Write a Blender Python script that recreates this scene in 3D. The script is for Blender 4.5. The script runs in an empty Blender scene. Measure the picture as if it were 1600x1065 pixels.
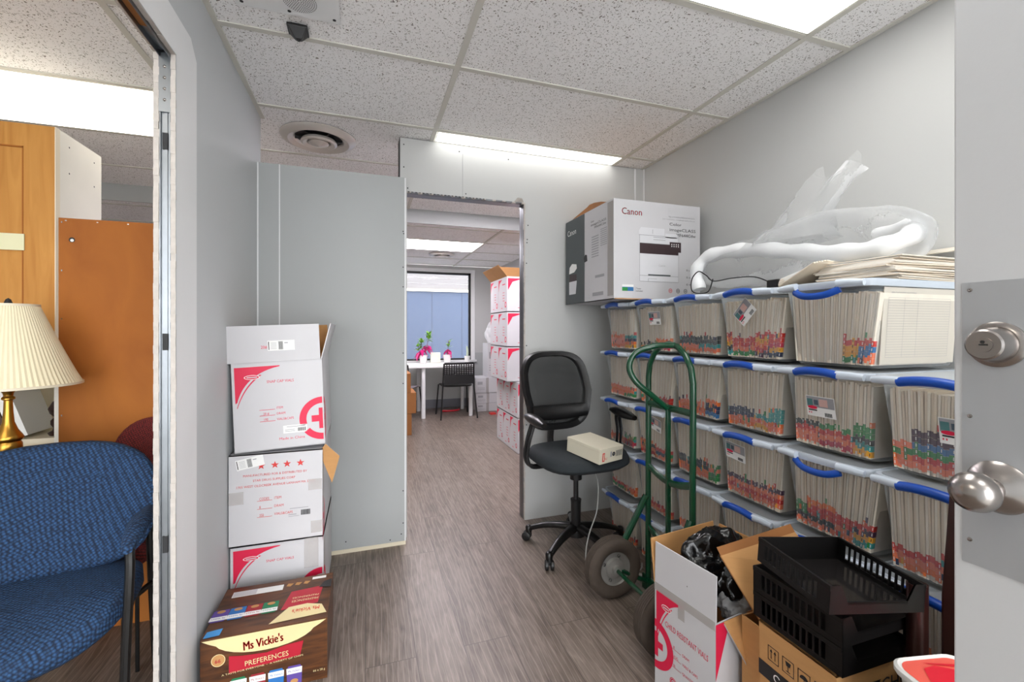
import bpy, bmesh, math, random
from mathutils import Vector, Matrix, noise
from mathutils.geometry import tessellate_polygon
random.seed(7)
PI = math.pi
S = bpy.context.scene
COL = S.collection
# ---------------------------------------------------------------- camera, world, exposure
cam_d = bpy.data.cameras.new('camera'); cam = bpy.data.objects.new('camera', cam_d); COL.objects.link(cam)
cam_d.sensor_width = 36; cam_d.lens = 688/1600*36; cam_d.shift_y = -17.5/1600
cam_d.clip_start = .02
cam.location = (0, 0, 1.2); cam.rotation_euler = (PI/2, 0, -math.radians(18.41))
S.camera = cam
S.view_settings.view_transform = 'Standard'; S.view_settings.look = 'None'
S.view_settings.gamma = 1; S.view_settings.use_curve_mapping = False
S.view_settings.exposure = 0.32
S.cycles.transparent_max_bounces = 32
S.cycles.max_bounces = 10; S.cycles.diffuse_bounces = 6
w = bpy.data.worlds.new('world'); S.world = w; w.use_nodes = True
bg = w.node_tree.nodes['Background']; bg.inputs[0].default_value = (.95, .97, 1, 1); bg.inputs[1].default_value = 7.4
for nm, loc, sz, rx in (('added_window_portal', (-.45, -2.21, 1.15), (4.3, 2.2), PI/2), ('window_portal_far', (.89, 6.82, 1.41), (1.38, 1.36), -PI/2)):  # the near portal belongs to the added glazing behind the camera
    la = bpy.data.lights.new(nm, 'AREA'); la.shape = 'RECTANGLE'; la.size, la.size_y = sz; la.cycles.is_portal = True
    lo = bpy.data.objects.new(nm, la); COL.objects.link(lo); lo.location = loc; lo.rotation_euler = (rx, 0, 0)
LIGHT = 9.0                                   # strength of the fluorescent diffusers
# ---------------------------------------------------------------- materials
def lin(c):
    return tuple(((v/255)/12.92 if v/255 <= .04045 else ((v/255+.055)/1.055)**2.4) for v in c)
MATS = {}
def mat(name, col, rough=.5, metal=0, var=.05, vs=6, bump=0, bs=150, spec=.5, trans=0, coat=0, stretch=(1, 1, 1)):
    if name in MATS: return MATS[name]
    m = bpy.data.materials.new(name); m.use_nodes = True; nt = m.node_tree; N = nt.nodes; L = nt.links
    b = N['Principled BSDF']; c = lin(col)
    tc = N.new('ShaderNodeTexCoord'); mp = N.new('ShaderNodeMapping'); mp.inputs['Scale'].default_value = stretch
    L.new(tc.outputs['Object'], mp.inputs[0])
    nz = N.new('ShaderNodeTexNoise'); nz.inputs['Scale'].default_value = vs; nz.inputs['Detail'].default_value = 4
    L.new(mp.outputs[0], nz.inputs['Vector'])
    mx = N.new('ShaderNodeMix'); mx.data_type = 'RGBA'
    L.new(nz.outputs['Fac'], mx.inputs[0])
    mx.inputs[6].default_value = tuple(max(0, v*(1-var*1.6)) for v in c)+(1,)
    mx.inputs[7].default_value = tuple(min(1, v*(1+var*1.6)) for v in c)+(1,)
    L.new(mx.outputs[2], b.inputs['Base Color'])
    b.inputs['Roughness'].default_value = rough; b.inputs['Metallic'].default_value = metal
    b.inputs['Specular IOR Level'].default_value = spec
    if coat: b.inputs['Coat Weight'].default_value = coat
    if bump:
        n2 = N.new('ShaderNodeTexNoise'); n2.inputs['Scale'].default_value = bs; n2.inputs['Detail'].default_value = 3
        L.new(mp.outputs[0], n2.inputs['Vector'])
        bp = N.new('ShaderNodeBump'); bp.inputs['Strength'].default_value = bump; bp.inputs['Distance'].default_value = .003
        L.new(n2.outputs['Fac'], bp.inputs['Height']); L.new(bp.outputs[0], b.inputs['Normal'])
    if trans:                                     # thin clear plastic: part of the light goes straight through
        t = N.new('ShaderNodeBsdfTransparent'); ms = N.new('ShaderNodeMixShader')
        fr = N.new('ShaderNodeFresnel'); fr.inputs[0].default_value = 1.4
        f1 = N.new('ShaderNodeMath'); f1.operation = 'MULTIPLY_ADD'; f1.use_clamp = True; f1.inputs[1].default_value = .6; f1.inputs[2].default_value = 1-trans
        L.new(fr.outputs[0], f1.inputs[0]); L.new(f1.outputs[0], ms.inputs[0])
        if bump: L.new(bp.outputs[0], fr.inputs['Normal'])
        L.new(t.outputs[0], ms.inputs[1]); L.new(b.outputs[0], ms.inputs[2])
        L.new(ms.outputs[0], N['Material Output'].inputs[0])
    MATS[name] = m
    return m
def emis(name, col, s):
    if name in MATS: return MATS[name]
    m = bpy.data.materials.new(name); m.use_nodes = True; nt = m.node_tree; N = nt.nodes; L = nt.links
    b = N['Principled BSDF']; b.inputs['Base Color'].default_value = (.9, .9, .9, 1)
    tc = N.new('ShaderNodeTexCoord'); ck = N.new('ShaderNodeTexChecker'); ck.inputs['Scale'].default_value = 160
    L.new(tc.outputs['Object'], ck.inputs['Vector'])
    ck.inputs['Color1'].default_value = tuple(col)+(1,); ck.inputs['Color2'].default_value = tuple(v*.9 for v in col)+(1,)
    L.new(ck.outputs['Color'], b.inputs['Emission Color']); b.inputs['Emission Strength'].default_value = s
    MATS[name] = m
    return m
def nodes_mat(name, rough=.5):
    m = bpy.data.materials.new(name); m.use_nodes = True; MATS[name] = m
    b = m.node_tree.nodes['Principled BSDF']; b.inputs['Roughness'].default_value = rough
    return m, m.node_tree.nodes, m.node_tree.links, b
def ramp(N, stops, interp='LINEAR'):
    r = N.new('ShaderNodeValToRGB'); r.color_ramp.interpolation = interp
    e = r.color_ramp.elements
    while len(e) < len(stops): e.new(.5)
    for i, (p, c) in enumerate(stops): e[i].position = p; e[i].color = tuple(c)+(1,)
    return r
def math_n(N, L, op, a, b=None):
    n = N.new('ShaderNodeMath'); n.operation = op
    for i, v in enumerate((a, b)):
        if v is None: continue
        if isinstance(v, (int, float)): n.inputs[i].default_value = v
        else: L.new(v, n.inputs[i])
    return n.outputs[0]
def mixrgb(N, L, fac, a, b, blend='MIX'):
    n = N.new('ShaderNodeMix'); n.data_type = 'RGBA'; n.blend_type = blend
    for idx, v in ((0, fac), (6, a), (7, b)):
        if isinstance(v, (int, float)): n.inputs[idx].default_value = v
        elif isinstance(v, tuple): n.inputs[idx].default_value = v if len(v) == 4 else v+(1,)
        else: L.new(v, n.inputs[idx])
    return n.outputs[2]

def make_ceiling_mat():
    m, N, L, b = nodes_mat('ceiling_tile', .9)
    tc = N.new('ShaderNodeTexCoord')
    nz = N.new('ShaderNodeTexNoise'); nz.inputs['Scale'].default_value = 30; nz.inputs['Detail'].default_value = 3
    L.new(tc.outputs['Object'], nz.inputs['Vector'])
    add = N.new('ShaderNodeVectorMath'); add.operation = 'MULTIPLY_ADD'
    L.new(nz.outputs['Color'], add.inputs[0]); add.inputs[1].default_value = (.045, .03, 0); L.new(tc.outputs['Object'], add.inputs[2])
    facs = []
    for sc, th, keep, st in ((1, .17, .42, (105, 52, 1)), (1, .14, .38, (66, 132, 1)), (1, .16, .30, (210, 210, 1))):
        mp = N.new('ShaderNodeMapping'); mp.inputs['Scale'].default_value = st; mp.inputs['Location'].default_value = (st[0]*.37, 3.1, 0)
        L.new(add.outputs[0], mp.inputs[0])
        v = N.new('ShaderNodeTexVoronoi'); v.inputs['Scale'].default_value = sc; v.voronoi_dimensions = '2D'; L.new(mp.outputs[0], v.inputs['Vector'])
        sep = N.new('ShaderNodeSeparateColor'); L.new(v.outputs['Color'], sep.inputs[0])
        near = math_n(N, L, 'LESS_THAN', v.outputs['Distance'], th)
        kp = math_n(N, L, 'LESS_THAN', sep.outputs[0], keep)
        facs.append(math_n(N, L, 'MULTIPLY', near, kp))
    f = math_n(N, L, 'MAXIMUM', facs[0], facs[1]); f = math_n(N, L, 'MAXIMUM', f, facs[2])
    nl = N.new('ShaderNodeTexNoise'); nl.inputs['Scale'].default_value = 2.5; L.new(tc.outputs['Object'], nl.inputs['Vector'])
    base = mixrgb(N, L, nl.outputs['Fac'], lin((243, 242, 243)), lin((250, 249, 249)))
    col = mixrgb(N, L, f, base, lin((132, 127, 122)))
    L.new(col, b.inputs['Base Color'])
    bp = N.new('ShaderNodeBump'); bp.inputs['Strength'].default_value = .6; bp.inputs['Distance'].default_value = .004; bp.invert = True
    L.new(f, bp.inputs['Height']); L.new(bp.outputs[0], b.inputs['Normal'])
    return m
def make_floor_mat():
    m, N, L, b = nodes_mat('vinyl_plank', .36)
    tc = N.new('ShaderNodeTexCoord')
    mp = N.new('ShaderNodeMapping'); mp.inputs['Rotation'].default_value = (0, 0, PI/2); L.new(tc.outputs['Object'], mp.inputs[0])
    br = N.new('ShaderNodeTexBrick'); L.new(mp.outputs[0], br.inputs['Vector'])
    br.inputs['Scale'].default_value = 1; br.inputs['Brick Width'].default_value = 1.2; br.inputs['Row Height'].default_value = .178
    br.inputs['Mortar Size'].default_value = .0013; br.inputs['Bias'].default_value = 0; br.offset = .37
    br.inputs['Color1'].default_value = (0, 0, 0, 1); br.inputs['Color2'].default_value = (1, 1, 1, 1); br.inputs['Mortar'].default_value = (.5, .5, .5, 1)
    bw = N.new('ShaderNodeSeparateColor'); L.new(br.outputs['Color'], bw.inputs[0])
    off = N.new('ShaderNodeCombineXYZ'); mul = math_n(N, L, 'MULTIPLY', bw.outputs[0], 37.0); L.new(mul, off.inputs[0]); L.new(mul, off.inputs[2])
    ad = N.new('ShaderNodeVectorMath'); L.new(tc.outputs['Object'], ad.inputs[0]); L.new(off.outputs[0], ad.inputs[1])
    def nz(scale, st, det=5, dist=0.0):
        q = N.new('ShaderNodeMapping'); q.inputs['Scale'].default_value = st; L.new(ad.outputs[0], q.inputs[0])
        n = N.new('ShaderNodeTexNoise'); n.inputs['Scale'].default_value = scale; n.inputs['Detail'].default_value = det; n.inputs['Distortion'].default_value = dist
        L.new(q.outputs[0], n.inputs['Vector']); return n.outputs['Fac']
    g1 = nz(9, (5, .8, 1), 6, .8); g2 = nz(60, (4, .25, 1), 4)
    g3 = nz(3, (3, .5, 1), 3, 1.5)
    r = ramp(N, ((.30, lin((62, 54, 47))), (.44, lin((98, 86, 77))), (.57, lin((120, 108, 99))), (.72, lin((146, 134, 124)))))
    s = math_n(N, L, 'ADD', math_n(N, L, 'MULTIPLY', g1, .45), math_n(N, L, 'MULTIPLY', g2, .27))
    s = math_n(N, L, 'ADD', s, math_n(N, L, 'MULTIPLY', g3, .28))
    s = math_n(N, L, 'ADD', s, math_n(N, L, 'MULTIPLY', math_n(N, L, 'SUBTRACT', bw.outputs[0], .5), .05))
    L.new(s, r.inputs[0])
    wv = N.new('ShaderNodeTexWave'); wv.bands_direction = 'X'; wv.inputs['Scale'].default_value = 5; wv.inputs['Distortion'].default_value = 9; wv.inputs['Detail'].default_value = 2; wv.inputs['Detail Scale'].default_value = .8
    q = N.new('ShaderNodeMapping'); q.inputs['Scale'].default_value = (3, .45, 1); L.new(ad.outputs[0], q.inputs[0]); L.new(q.outputs[0], wv.inputs['Vector'])
    wr = ramp(N, ((.0, (0, 0, 0)), (.9, (0, 0, 0)), (1, (1, 1, 1)))); L.new(wv.outputs['Fac'], wr.inputs[0])
    c1 = mixrgb(N, L, math_n(N, L, 'MULTIPLY', wr.outputs[0], .3), r.outputs[0], lin((172, 160, 150)))
    c2 = mixrgb(N, L, br.outputs['Fac'], c1, lin((70, 62, 56)))
    L.new(c2, b.inputs['Base Color'])
    bp = N.new('ShaderNodeBump'); bp.inputs['Strength'].default_value = .15; bp.inputs['Distance'].default_value = .002
    L.new(s, bp.inputs['Height']); L.new(bp.outputs[0], b.inputs['Normal'])
    return m
def make_weave(name, c1, c2, sc):
    m, N, L, b = nodes_mat(name, .85)
    tc = N.new('ShaderNodeTexCoord')
    mp = N.new('ShaderNodeMapping'); mp.inputs['Scale'].default_value = (sc, sc, sc); mp.inputs['Rotation'].default_value = (.6, .5, PI/4); L.new(tc.outputs['Object'], mp.inputs[0])
    v = N.new('ShaderNodeTexVoronoi'); v.inputs['Scale'].default_value = 1; v.inputs['Randomness'].default_value = .25; L.new(mp.outputs[0], v.inputs['Vector'])
    nz = N.new('ShaderNodeTexNoise'); nz.inputs['Scale'].default_value = sc*4; L.new(tc.outputs['Object'], nz.inputs['Vector'])
    r = ramp(N, ((.1, lin(c1)), (.65, lin(c2)))); L.new(v.outputs['Distance'], r.inputs[0])
    col = mixrgb(N, L, .25, r.outputs[0], nz.outputs['Color'], 'SOFT_LIGHT')
    L.new(col, b.inputs['Base Color'])
    bp = N.new('ShaderNodeBump'); bp.inputs['Strength'].default_value = .8; bp.inputs['Distance'].default_value = .004; bp.invert = True
    L.new(v.outputs['Distance'], bp.inputs['Height']); L.new(bp.outputs[0], b.inputs['Normal'])
    return m
def make_wood(name, c1, c2, st=(6, 6, .6), rough=.4, sc=5):
    m, N, L, b = nodes_mat(name, rough)
    tc = N.new('ShaderNodeTexCoord'); mp = N.new('ShaderNodeMapping'); mp.inputs['Scale'].default_value = st; L.new(tc.outputs['Object'], mp.inputs[0])
    nz = N.new('ShaderNodeTexNoise'); nz.inputs['Scale'].default_value = sc; nz.inputs['Detail'].default_value = 6; nz.inputs['Distortion'].default_value = .8; L.new(mp.outputs[0], nz.inputs['Vector'])
    r = ramp(N, ((.3, lin(c1)), (.7, lin(c2)))); L.new(nz.outputs['Fac'], r.inputs[0]); L.new(r.outputs[0], b.inputs['Base Color'])
    return m
def make_siding():
    m, N, L, b = nodes_mat('blue_siding', .7)
    tc = N.new('ShaderNodeTexCoord')
    wv = N.new('ShaderNodeTexWave'); wv.bands_direction = 'Z'; wv.inputs['Scale'].default_value = 6; wv.inputs['Distortion'].default_value = .3; L.new(tc.outputs['Object'], wv.inputs['Vector'])
    r = ramp(N, ((.0, lin((38, 52, 76))), (1, lin((46, 60, 84))))); L.new(wv.outputs['Fac'], r.inputs[0]); L.new(r.outputs[0], b.inputs['Base Color'])
    return m
CEIL = make_ceiling_mat(); FLOOR = make_floor_mat(); BLUEFAB = make_weave('blue_weave', (44, 84, 128), (6, 26, 52), 110)
MAPLE = make_wood('maple_veneer', (182, 122, 46), (202, 144, 66), (6, 6, .6), .6); BROWNB = make_wood('brown_hardboard', (150, 84, 20), (166, 98, 28), (2, 2, 1), .75, 3)
SNACKW = make_wood('printed_wood', (52, 28, 12), (104, 62, 30), (1.5, 5, 12), .35, 5); SIDING = make_siding()
WALL = mat('wall_paint', (188, 189, 188), .75, var=.012, vs=2, bump=.04, bs=120)
WALLN = mat('wall_paint_side', (192, 195, 197), .7, var=.012, vs=2, bump=.04, bs=120)
PANEL = mat('drywall_panel', (168, 171, 171), .75, var=.012, vs=2)
WHITE = mat('white_trim', (226, 227, 228), .5, var=.02)
GRIDM = mat('grid_bar_paint', (206, 204, 196), .5, var=.02)
STUD = mat('galvanised_steel', (128, 132, 136), .36, 1, var=.12, vs=12, bump=.03, bs=40)
GYP = mat('gypsum_edge', (184, 178, 172), .9, var=.14, vs=50, bump=.7, bs=70)
BLACKH = mat('black_plastic', (22, 22, 23), .42, var=.1)
BLACKG = mat('glossy_black_plastic', (14, 13, 13), .3, var=.1)
DARK = mat('dark_grey', (36, 37, 39), .7, var=.1)  # plain dark grey for screws, slots, clips and lamp fittings
CART = mat('white_carton', (198, 197, 200), .55, var=.03, vs=4, bump=.02, bs=60)
KRAFT = mat('kraft_cardboard', (186, 138, 86), .8, var=.06, vs=14, bump=.05, bs=80, stretch=(1, 1, 6))
KRAFTD = mat('brown_cardboard', (150, 98, 52), .8, var=.06, vs=14)
RED = mat('red_print', (214, 24, 68), .5, var=.03)
REDT = mat('red_star_print', (206, 52, 48), .5, var=.03)
BLK = mat('black_print', (34, 34, 36), .5, var=.03)
GREYP = mat('grey_print', (150, 150, 154), .5, var=.03)
PAPER = mat('white_paper', (232, 232, 230), .7, var=.02)
TAPE = mat('packing_tape', (212, 206, 202), .3, var=.05, trans=.6)
FOLD = mat('folder_card', (222, 208, 188), .8, var=.07, vs=30, stretch=(1, 6, .5))
FOLD2 = mat('folder_card_light', (230, 222, 208), .8, var=.05, vs=30)
CLEAR = mat('clear_bin_plastic', (214, 220, 224), .22, var=.03, trans=.86)
RIM = mat('milky_bin_rim', (206, 216, 228), .25, var=.03, trans=.22)
LIDM = mat('milky_lid', (200, 208, 214), .3, var=.03, trans=.66)
BLUEH = mat('blue_handle', (18, 74, 170), .32, var=.06)
FILM = mat('clear_film', (236, 238, 240), .12, var=.02, trans=.88, bump=1, bs=22)
GREEN = mat('green_enamel', (6, 62, 38), .22, var=.08, vs=14, coat=.4)
RUBBER = mat('tyre_rubber', (70, 60, 52), .8, var=.15, vs=30, bump=.4, bs=90)
NICKEL = mat('satin_nickel', (170, 164, 160), .24, 1, var=.05)
STEELP = mat('brushed_plate', (186, 189, 192), .45, .55, var=.03, vs=30, stretch=(1, 1, .1))
DOORW = mat('door_paint', (204, 205, 206), .45, var=.015, bump=.12, bs=55)
BRASS = mat('antique_brass', (186, 140, 62), .3, 1, var=.2, vs=25)
SHADE = mat('pleated_shade', (232, 222, 190), .8, var=.03)
CREAM = mat('cream_laminate', (224, 214, 190), .5, var=.03)
FABB = mat('black_fabric', (34, 40, 44), .9, var=.12, vs=60, bump=.3, bs=300)
MESHB = mat('black_mesh_fabric', (40, 42, 43), .8, var=.2, vs=200, trans=.22)
BAGB = mat('black_bag_film', (10, 10, 11), .16, var=.1, bump=.6, bs=30)
REDP = mat('red_plastic', (232, 44, 62), .35, var=.05); CORAL = mat('coral_plastic', (246, 106, 92), .35, var=.05)
LEATH = mat('dark_brown_vinyl', (44, 18, 14), .35, var=.25, vs=10)
SCOL = {k: mat('sticker_'+k, c, .5, var=.05, vs=40) for k, c in dict(
    salmon=(238, 128, 92), orange=(236, 120, 56), red=(206, 54, 44), crimson=(190, 40, 70), green=(44, 138, 66), teal=(48, 150, 146),
    navy=(42, 52, 82), purple=(68, 34, 62), black=(36, 44, 42), yellow=(232, 168, 52), blue=(50, 112, 168), pink=(240, 160, 140)).items()}
# ---------------------------------------------------------------- mesh builder
def T(x, y, z): return Matrix.Translation((x, y, z))
def RZ(a): return Matrix.Rotation(a, 4, 'Z')
def RX(a): return Matrix.Rotation(a, 4, 'X')
def RY(a): return Matrix.Rotation(a, 4, 'Y')
def frame(o, xd, yd):
    xd = Vector(xd).normalized(); yd = Vector(yd).normalized(); zd = xd.cross(yd)
    m = Matrix((xd, yd, zd)).transposed().to_4x4(); m.translation = Vector(o); return m
_text = {}
def text_geo(s):
    if s in _text: return _text[s]
    c = bpy.data.curves.new('t', 'FONT'); c.body = s; c.size = 1; c.resolution_u = 2
    o = bpy.data.objects.new('t', c); COL.objects.link(o); bpy.context.view_layer.update()
    me = bpy.data.meshes.new_from_object(o.evaluated_get(bpy.context.evaluated_depsgraph_get()))
    vs = [v.co.copy() for v in me.vertices]; fs = [tuple(p.vertices) for p in me.polygons]
    wdt = max((v.x for v in vs), default=1)
    bpy.data.objects.remove(o); bpy.data.curves.remove(c); bpy.data.meshes.remove(me)
    _text[s] = (vs, fs, wdt); return _text[s]
class MB:
    def __init__(s): s.v = []; s.f = []; s.m = []; s.mats = []; s.sm = []
    def mi(s, m):
        if m not in s.mats: s.mats.append(m)
        return s.mats.index(m)
    def add(s, vs, fs, m, M=None, smooth=False):
        b = len(s.v); k = s.mi(m)
        for p in vs: s.v.append((M @ Vector(p)) if M is not None else Vector(p))
        for f in fs: s.f.append(tuple(i+b for i in f)); s.m.append(k); s.sm.append(smooth)
        return s
    def box(s, a, b, m, M=None):
        x0, y0, z0 = a; x1, y1, z1 = b
        vs = [(x, y, z) for z in (z0, z1) for y in (y0, y1) for x in (x0, x1)]
        return s.add(vs, [(0, 2, 3, 1), (4, 5, 7, 6), (0, 1, 5, 4), (2, 6, 7, 3), (0, 4, 6, 2), (1, 3, 7, 5)], m, M)
    def rings(s, rings, m, M=None, cap=(True, True), closed=True, smooth=True, loop=False):
        n = len(rings[0]); vs = [p for r in rings for p in r]; fs = []
        R = len(rings)
        for i in range(R if loop else R-1):
            j2 = (i+1) % R
            for j in range(n if closed else n-1):
                k = (j+1) % n
                fs.append((i*n+j, i*n+k, j2*n+k, j2*n+j))
        s.add(vs, fs, m, M, smooth)
        if not loop:
            if cap[0]: s.add(rings[0][::-1], [tuple(range(n))], m, M)
            if cap[1]: s.add(rings[-1], [tuple(range(n))], m, M)
        return s
    def tube(s, pts, r, m, n=10, M=None, loop=False, flat=1.0):
        pts = [Vector(p) for p in pts]; rs = r if isinstance(r, (list, tuple)) else [r]*len(pts)
        rings = []; up = None; N_ = len(pts)
        for i, p in enumerate(pts):
            if loop: t = pts[(i+1) % N_]-pts[i-1]
            else: t = pts[min(i+1, N_-1)]-pts[max(i-1, 0)]
            t.normalize()
            if up is None: up = Vector((0, 0, 1)) if abs(t.z) < .9 else Vector((1, 0, 0))
            a = t.cross(up).normalized(); up = a.cross(t).normalized()
            rings.append([p+a*(math.cos(2*PI*k/n)*rs[i])+up*(math.sin(2*PI*k/n)*rs[i]*flat) for k in range(n)])
        return s.rings(rings, m, M, loop=loop)
    def lathe(s, prof, m, M=None, n=24, cap=(False, False)):
        return s.rings([[(r*math.cos(2*PI*k/n), r*math.sin(2*PI*k/n), z) for k in range(n)] for r, z in prof], m, M, cap)
    def poly(s, pts, m, M, off=.0006):
        vs = [(p[0], p[1], off) for p in pts]
        fs = [tuple(t) for t in tessellate_polygon([[Vector(v) for v in vs]])]
        return s.add(vs, fs, m, M)
    def rect(s, x0, y0, x1, y1, m, M, off=.0006): return s.add([(x0, y0, off), (x1, y0, off), (x1, y1, off), (x0, y1, off)], [(0, 1, 2, 3)], m, M)
    def arc(s, cx, cy, r0, r1, a0, a1, m, M, n=24, off=.0006):
        vs = []; fs = []
        for i in range(n+1):
            a = a0+(a1-a0)*i/n
            vs += [(cx+r0*math.cos(a), cy+r0*math.sin(a), off), (cx+r1*math.cos(a), cy+r1*math.sin(a), off)]
            if i < n: fs.append((2*i, 2*i+1, 2*i+3, 2*i+2))
        return s.add(vs, fs, m, M)
    def text(s, t, x, y, size, m, M, width=None, off=.0008, sx=1, rot=0):
        vs, fs, wd = text_geo(t)
        k = size; kx = size*sx if width is None else width/wd
        cr, sr = math.cos(rot), math.sin(rot)
        return s.add([(x+v.x*kx*cr-v.y*k*sr, y+v.x*kx*sr+v.y*k*cr, off) for v in vs], fs, m, M)
    def build(s, name, parent=None, bevel=0, sharp=35, subsurf=0, label=None, seg=2):
        me = bpy.data.meshes.new(name); me.from_pydata([tuple(v) for v in s.v], [], s.f)
        for mm in s.mats: me.materials.append(mm)
        me.polygons.foreach_set('material_index', s.m); me.polygons.foreach_set('use_smooth', s.sm)
        me.validate(); me.update()
        if any(s.sm): me.set_sharp_from_angle(angle=math.radians(sharp))
        o = bpy.data.objects.new(name, me); COL.objects.link(o)
        if parent: o.parent = parent
        if bevel:
            b = o.modifiers.new('bevel', 'BEVEL'); b.width = bevel; b.segments = seg; b.limit_method = 'ANGLE'; b.angle_limit = math.radians(40)
        if subsurf:
            b = o.modifiers.new('sub', 'SUBSURF'); b.levels = subsurf; b.render_levels = subsurf
        if label: o['label'] = label
        return o
def tag(o, label, cat, group=None, kind=None):
    o['label'] = label; o['category'] = cat
    if group: o['group'] = group
    if kind: o['kind'] = kind
    return o
def struct(o, label=None):
    o['kind'] = 'structure'
    if label: o['label'] = label
    return o
def thing(name, label, cat, loc=(0, 0, 0), rz=0, group=None):
    o = bpy.data.objects.new(name, None); COL.objects.link(o); o.location = loc; o.rotation_euler = (0, 0, rz); o.empty_display_size = .05
    return tag(o, label, cat, group)
def copy_tree(o, parent=None):
    c = o.copy(); COL.objects.link(c); c.parent = parent
    for ch in list(o.children): copy_tree(ch, c)
    return c
def rrect(x0, y0, x1, y1, r, n=4, z=0):
    pts = []
    for cx, cy, a0 in ((x1-r, y1-r, 0), (x0+r, y1-r, PI/2), (x0+r, y0+r, PI), (x1-r, y0+r, 3*PI/2)):
        for i in range(n+1):
            a = a0+PI/2*i/n; pts.append((cx+r*math.cos(a), cy+r*math.sin(a), z))
    return pts
def rdense(x0, y0, x1, y1, r, z):
    p = rrect(x0, y0, x1, y1, r, 4, z); out = p[:10]
    a, b_ = p[9], p[10]
    for k in range(1, 8): out.append((a[0], a[1]+(b_[1]-a[1])*k/8, z))
    return out+p[10:]
def spline(pts, k=6, loop=False):
    P = [Vector(p) for p in pts]; out = []; n = len(P)
    for i in range(n if loop else n-1):
        p0 = P[(i-1) % n] if loop or i > 0 else P[0]; p1 = P[i]; p2 = P[(i+1) % n]; p3 = P[(i+2) % n] if loop or i+2 < n else P[-1]
        for j in range(k):
            t = j/k
            out.append(.5*((2*p1)+(-p0+p2)*t+(2*p0-5*p1+4*p2-p3)*t*t+(-p0+3*p1-3*p2+p3)*t**3))
    if not loop: out.append(P[-1])
    return out
# ================================================================ THE SETTING
CZ = 2.308; CZ2 = 2.19; WL = -.522; WR = 1.83; YB = 2.61; YS = 4.15; YF = 6.8; XL = -3.0; XR2 = 2.03; YN = -2.2
b = MB(); b.box((XL, YN, -.1), (XR2+.1, YF, 0), FLOOR); struct(b.build('floor'))
b = MB(); b.box((XL, YN, CZ+.006), (XR2+.1, YS, CZ+.05), CEIL); ceil1 = struct(b.build('ceiling'))
b = MB(); b.box((XL, YS, CZ2+.006), (XR2+.1, YF, CZ2+.05), CEIL); ceil2 = struct(b.build('ceiling'))
def grid(parent, z, x0, x1, y0, y1, xs, ys):
    g = MB()
    for x in xs:
        if x0 < x < x1: g.box((x-.012, y0, z), (x+.012, y1, z+.0058), GRIDM)
    for y in ys:
        if y0 < y < y1: g.box((x0, y-.012, z+.0005), (x1, y+.012, z+.0058), GRIDM)
    return g
xs = [.37+1.22*k for k in range(-3, 3)]; ys = [1.235+.61*k for k in range(-7, 10)]
g = grid(ceil1, CZ, XL, XR2, YN, YS, xs, ys)
g.box((WR-.022, YN, CZ+.0003), (WR, YB, CZ+.0055), GRIDM); g.box((WL, YN, CZ+.0003), (WL+.02, YB, CZ+.0055), GRIDM)
g.build('grid_bar', ceil1)
grid(ceil2, CZ2, XL, XR2, YS, YF, [.08+1.22*k for k in range(-3, 3)], [4.29+.61*k for k in range(0, 5)]).build('grid_bar', ceil2)
b = MB(); b.box((XL, YS-.012, CZ2-.004), (XR2+.1, YS-.0005, CZ+.005), PANEL); struct(b.build('trim_1'))     # step between the two ceilings
b = MB(); b.box((WR, YN, 0), (WR+.1, YB, CZ), WALL); b.box((WR-.006, YB-.012, 0), (WR, YB, CZ), WHITE)
struct(b.build('wall_right'))
# back wall with the raw doorway
DX0, DX1, DZ = .228, .954, 1.998
b = MB()
b.box((DX1, YB, 0), (XR2+.1, YB+.1, CZ), WALL); b.box((.189, YB, DZ), (DX1, YB+.1, CZ), WALL); b.box((.189, YB, 0), (DX0, YB+.1, DZ), WALL)
b.box((.186, YB-.002, DZ), (.1888, YB+.1, CZ), DARK)
b.box((.5545, YB-.0012, DZ), (.5565, YB, CZ-.05), GREYP)             # sheet joint over the doorway
b.box((1.755, YB-.004, 0), (1.766, YB, CZ), WHITE)
for x, z in ((.21, 2.27), (.21, 2.14), (.205, 2.03), (.535, 2.27), (.575, 2.02), (.975, 1.86), (.965, 1.62), (.965, 1.1), (.965, .6), (.93, 2.02), (.97, 1.77), (.968, 1.75), (.845, 2.26), (1.0, .35), (.232, 2.02)):
    b.lathe([(0.0001, .0012), (.004, .0012), (.004, 0)], BLK, T(x, YB, z) @ RX(PI/2), 8)
wb = struct(b.build('wall_back'))
b = MB()                                                              # raw steel and torn gypsum round the doorway
b.box((DX1-.004, YB+.02, 0), (DX1+.0, YB+.09, DZ), STUD); b.box((DX1-.0045, YB+.045, 0), (DX1-.003, YB+.05, DZ), DARK)
b.box((DX0, YB+.02, DZ-.004), (DX1, YB+.09, DZ), STUD)
for i in range(60):
    z = i/60*DZ; d = .002+.004*random.random(); b.box((DX1-d, YB-.001, z), (DX1+.004*random.random(), YB+.013, z+DZ/60+.004), GYP)
for i in range(34):
    x = DX0+(DX1-DX0)*i/34; d = .002+.006*random.random(); b.box((x, YB-.002, DZ-d), (x+.024, YB+.012, DZ+.003), STUD if i % 3 else GYP)
    if i < 22: b.box((x+.004, YB-.003, DZ-.002), (x+.014, YB-.0015, DZ+.003), DARK)
b.add([(.88, YB-.004, DZ+.002), (.945, YB-.004, DZ+.004), (.93, YB-.02, DZ+.022), (.9, YB-.018, DZ+.026)], [(0, 1, 2, 3)], GYP)
b.build('trim_door_edge', wb)
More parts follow.
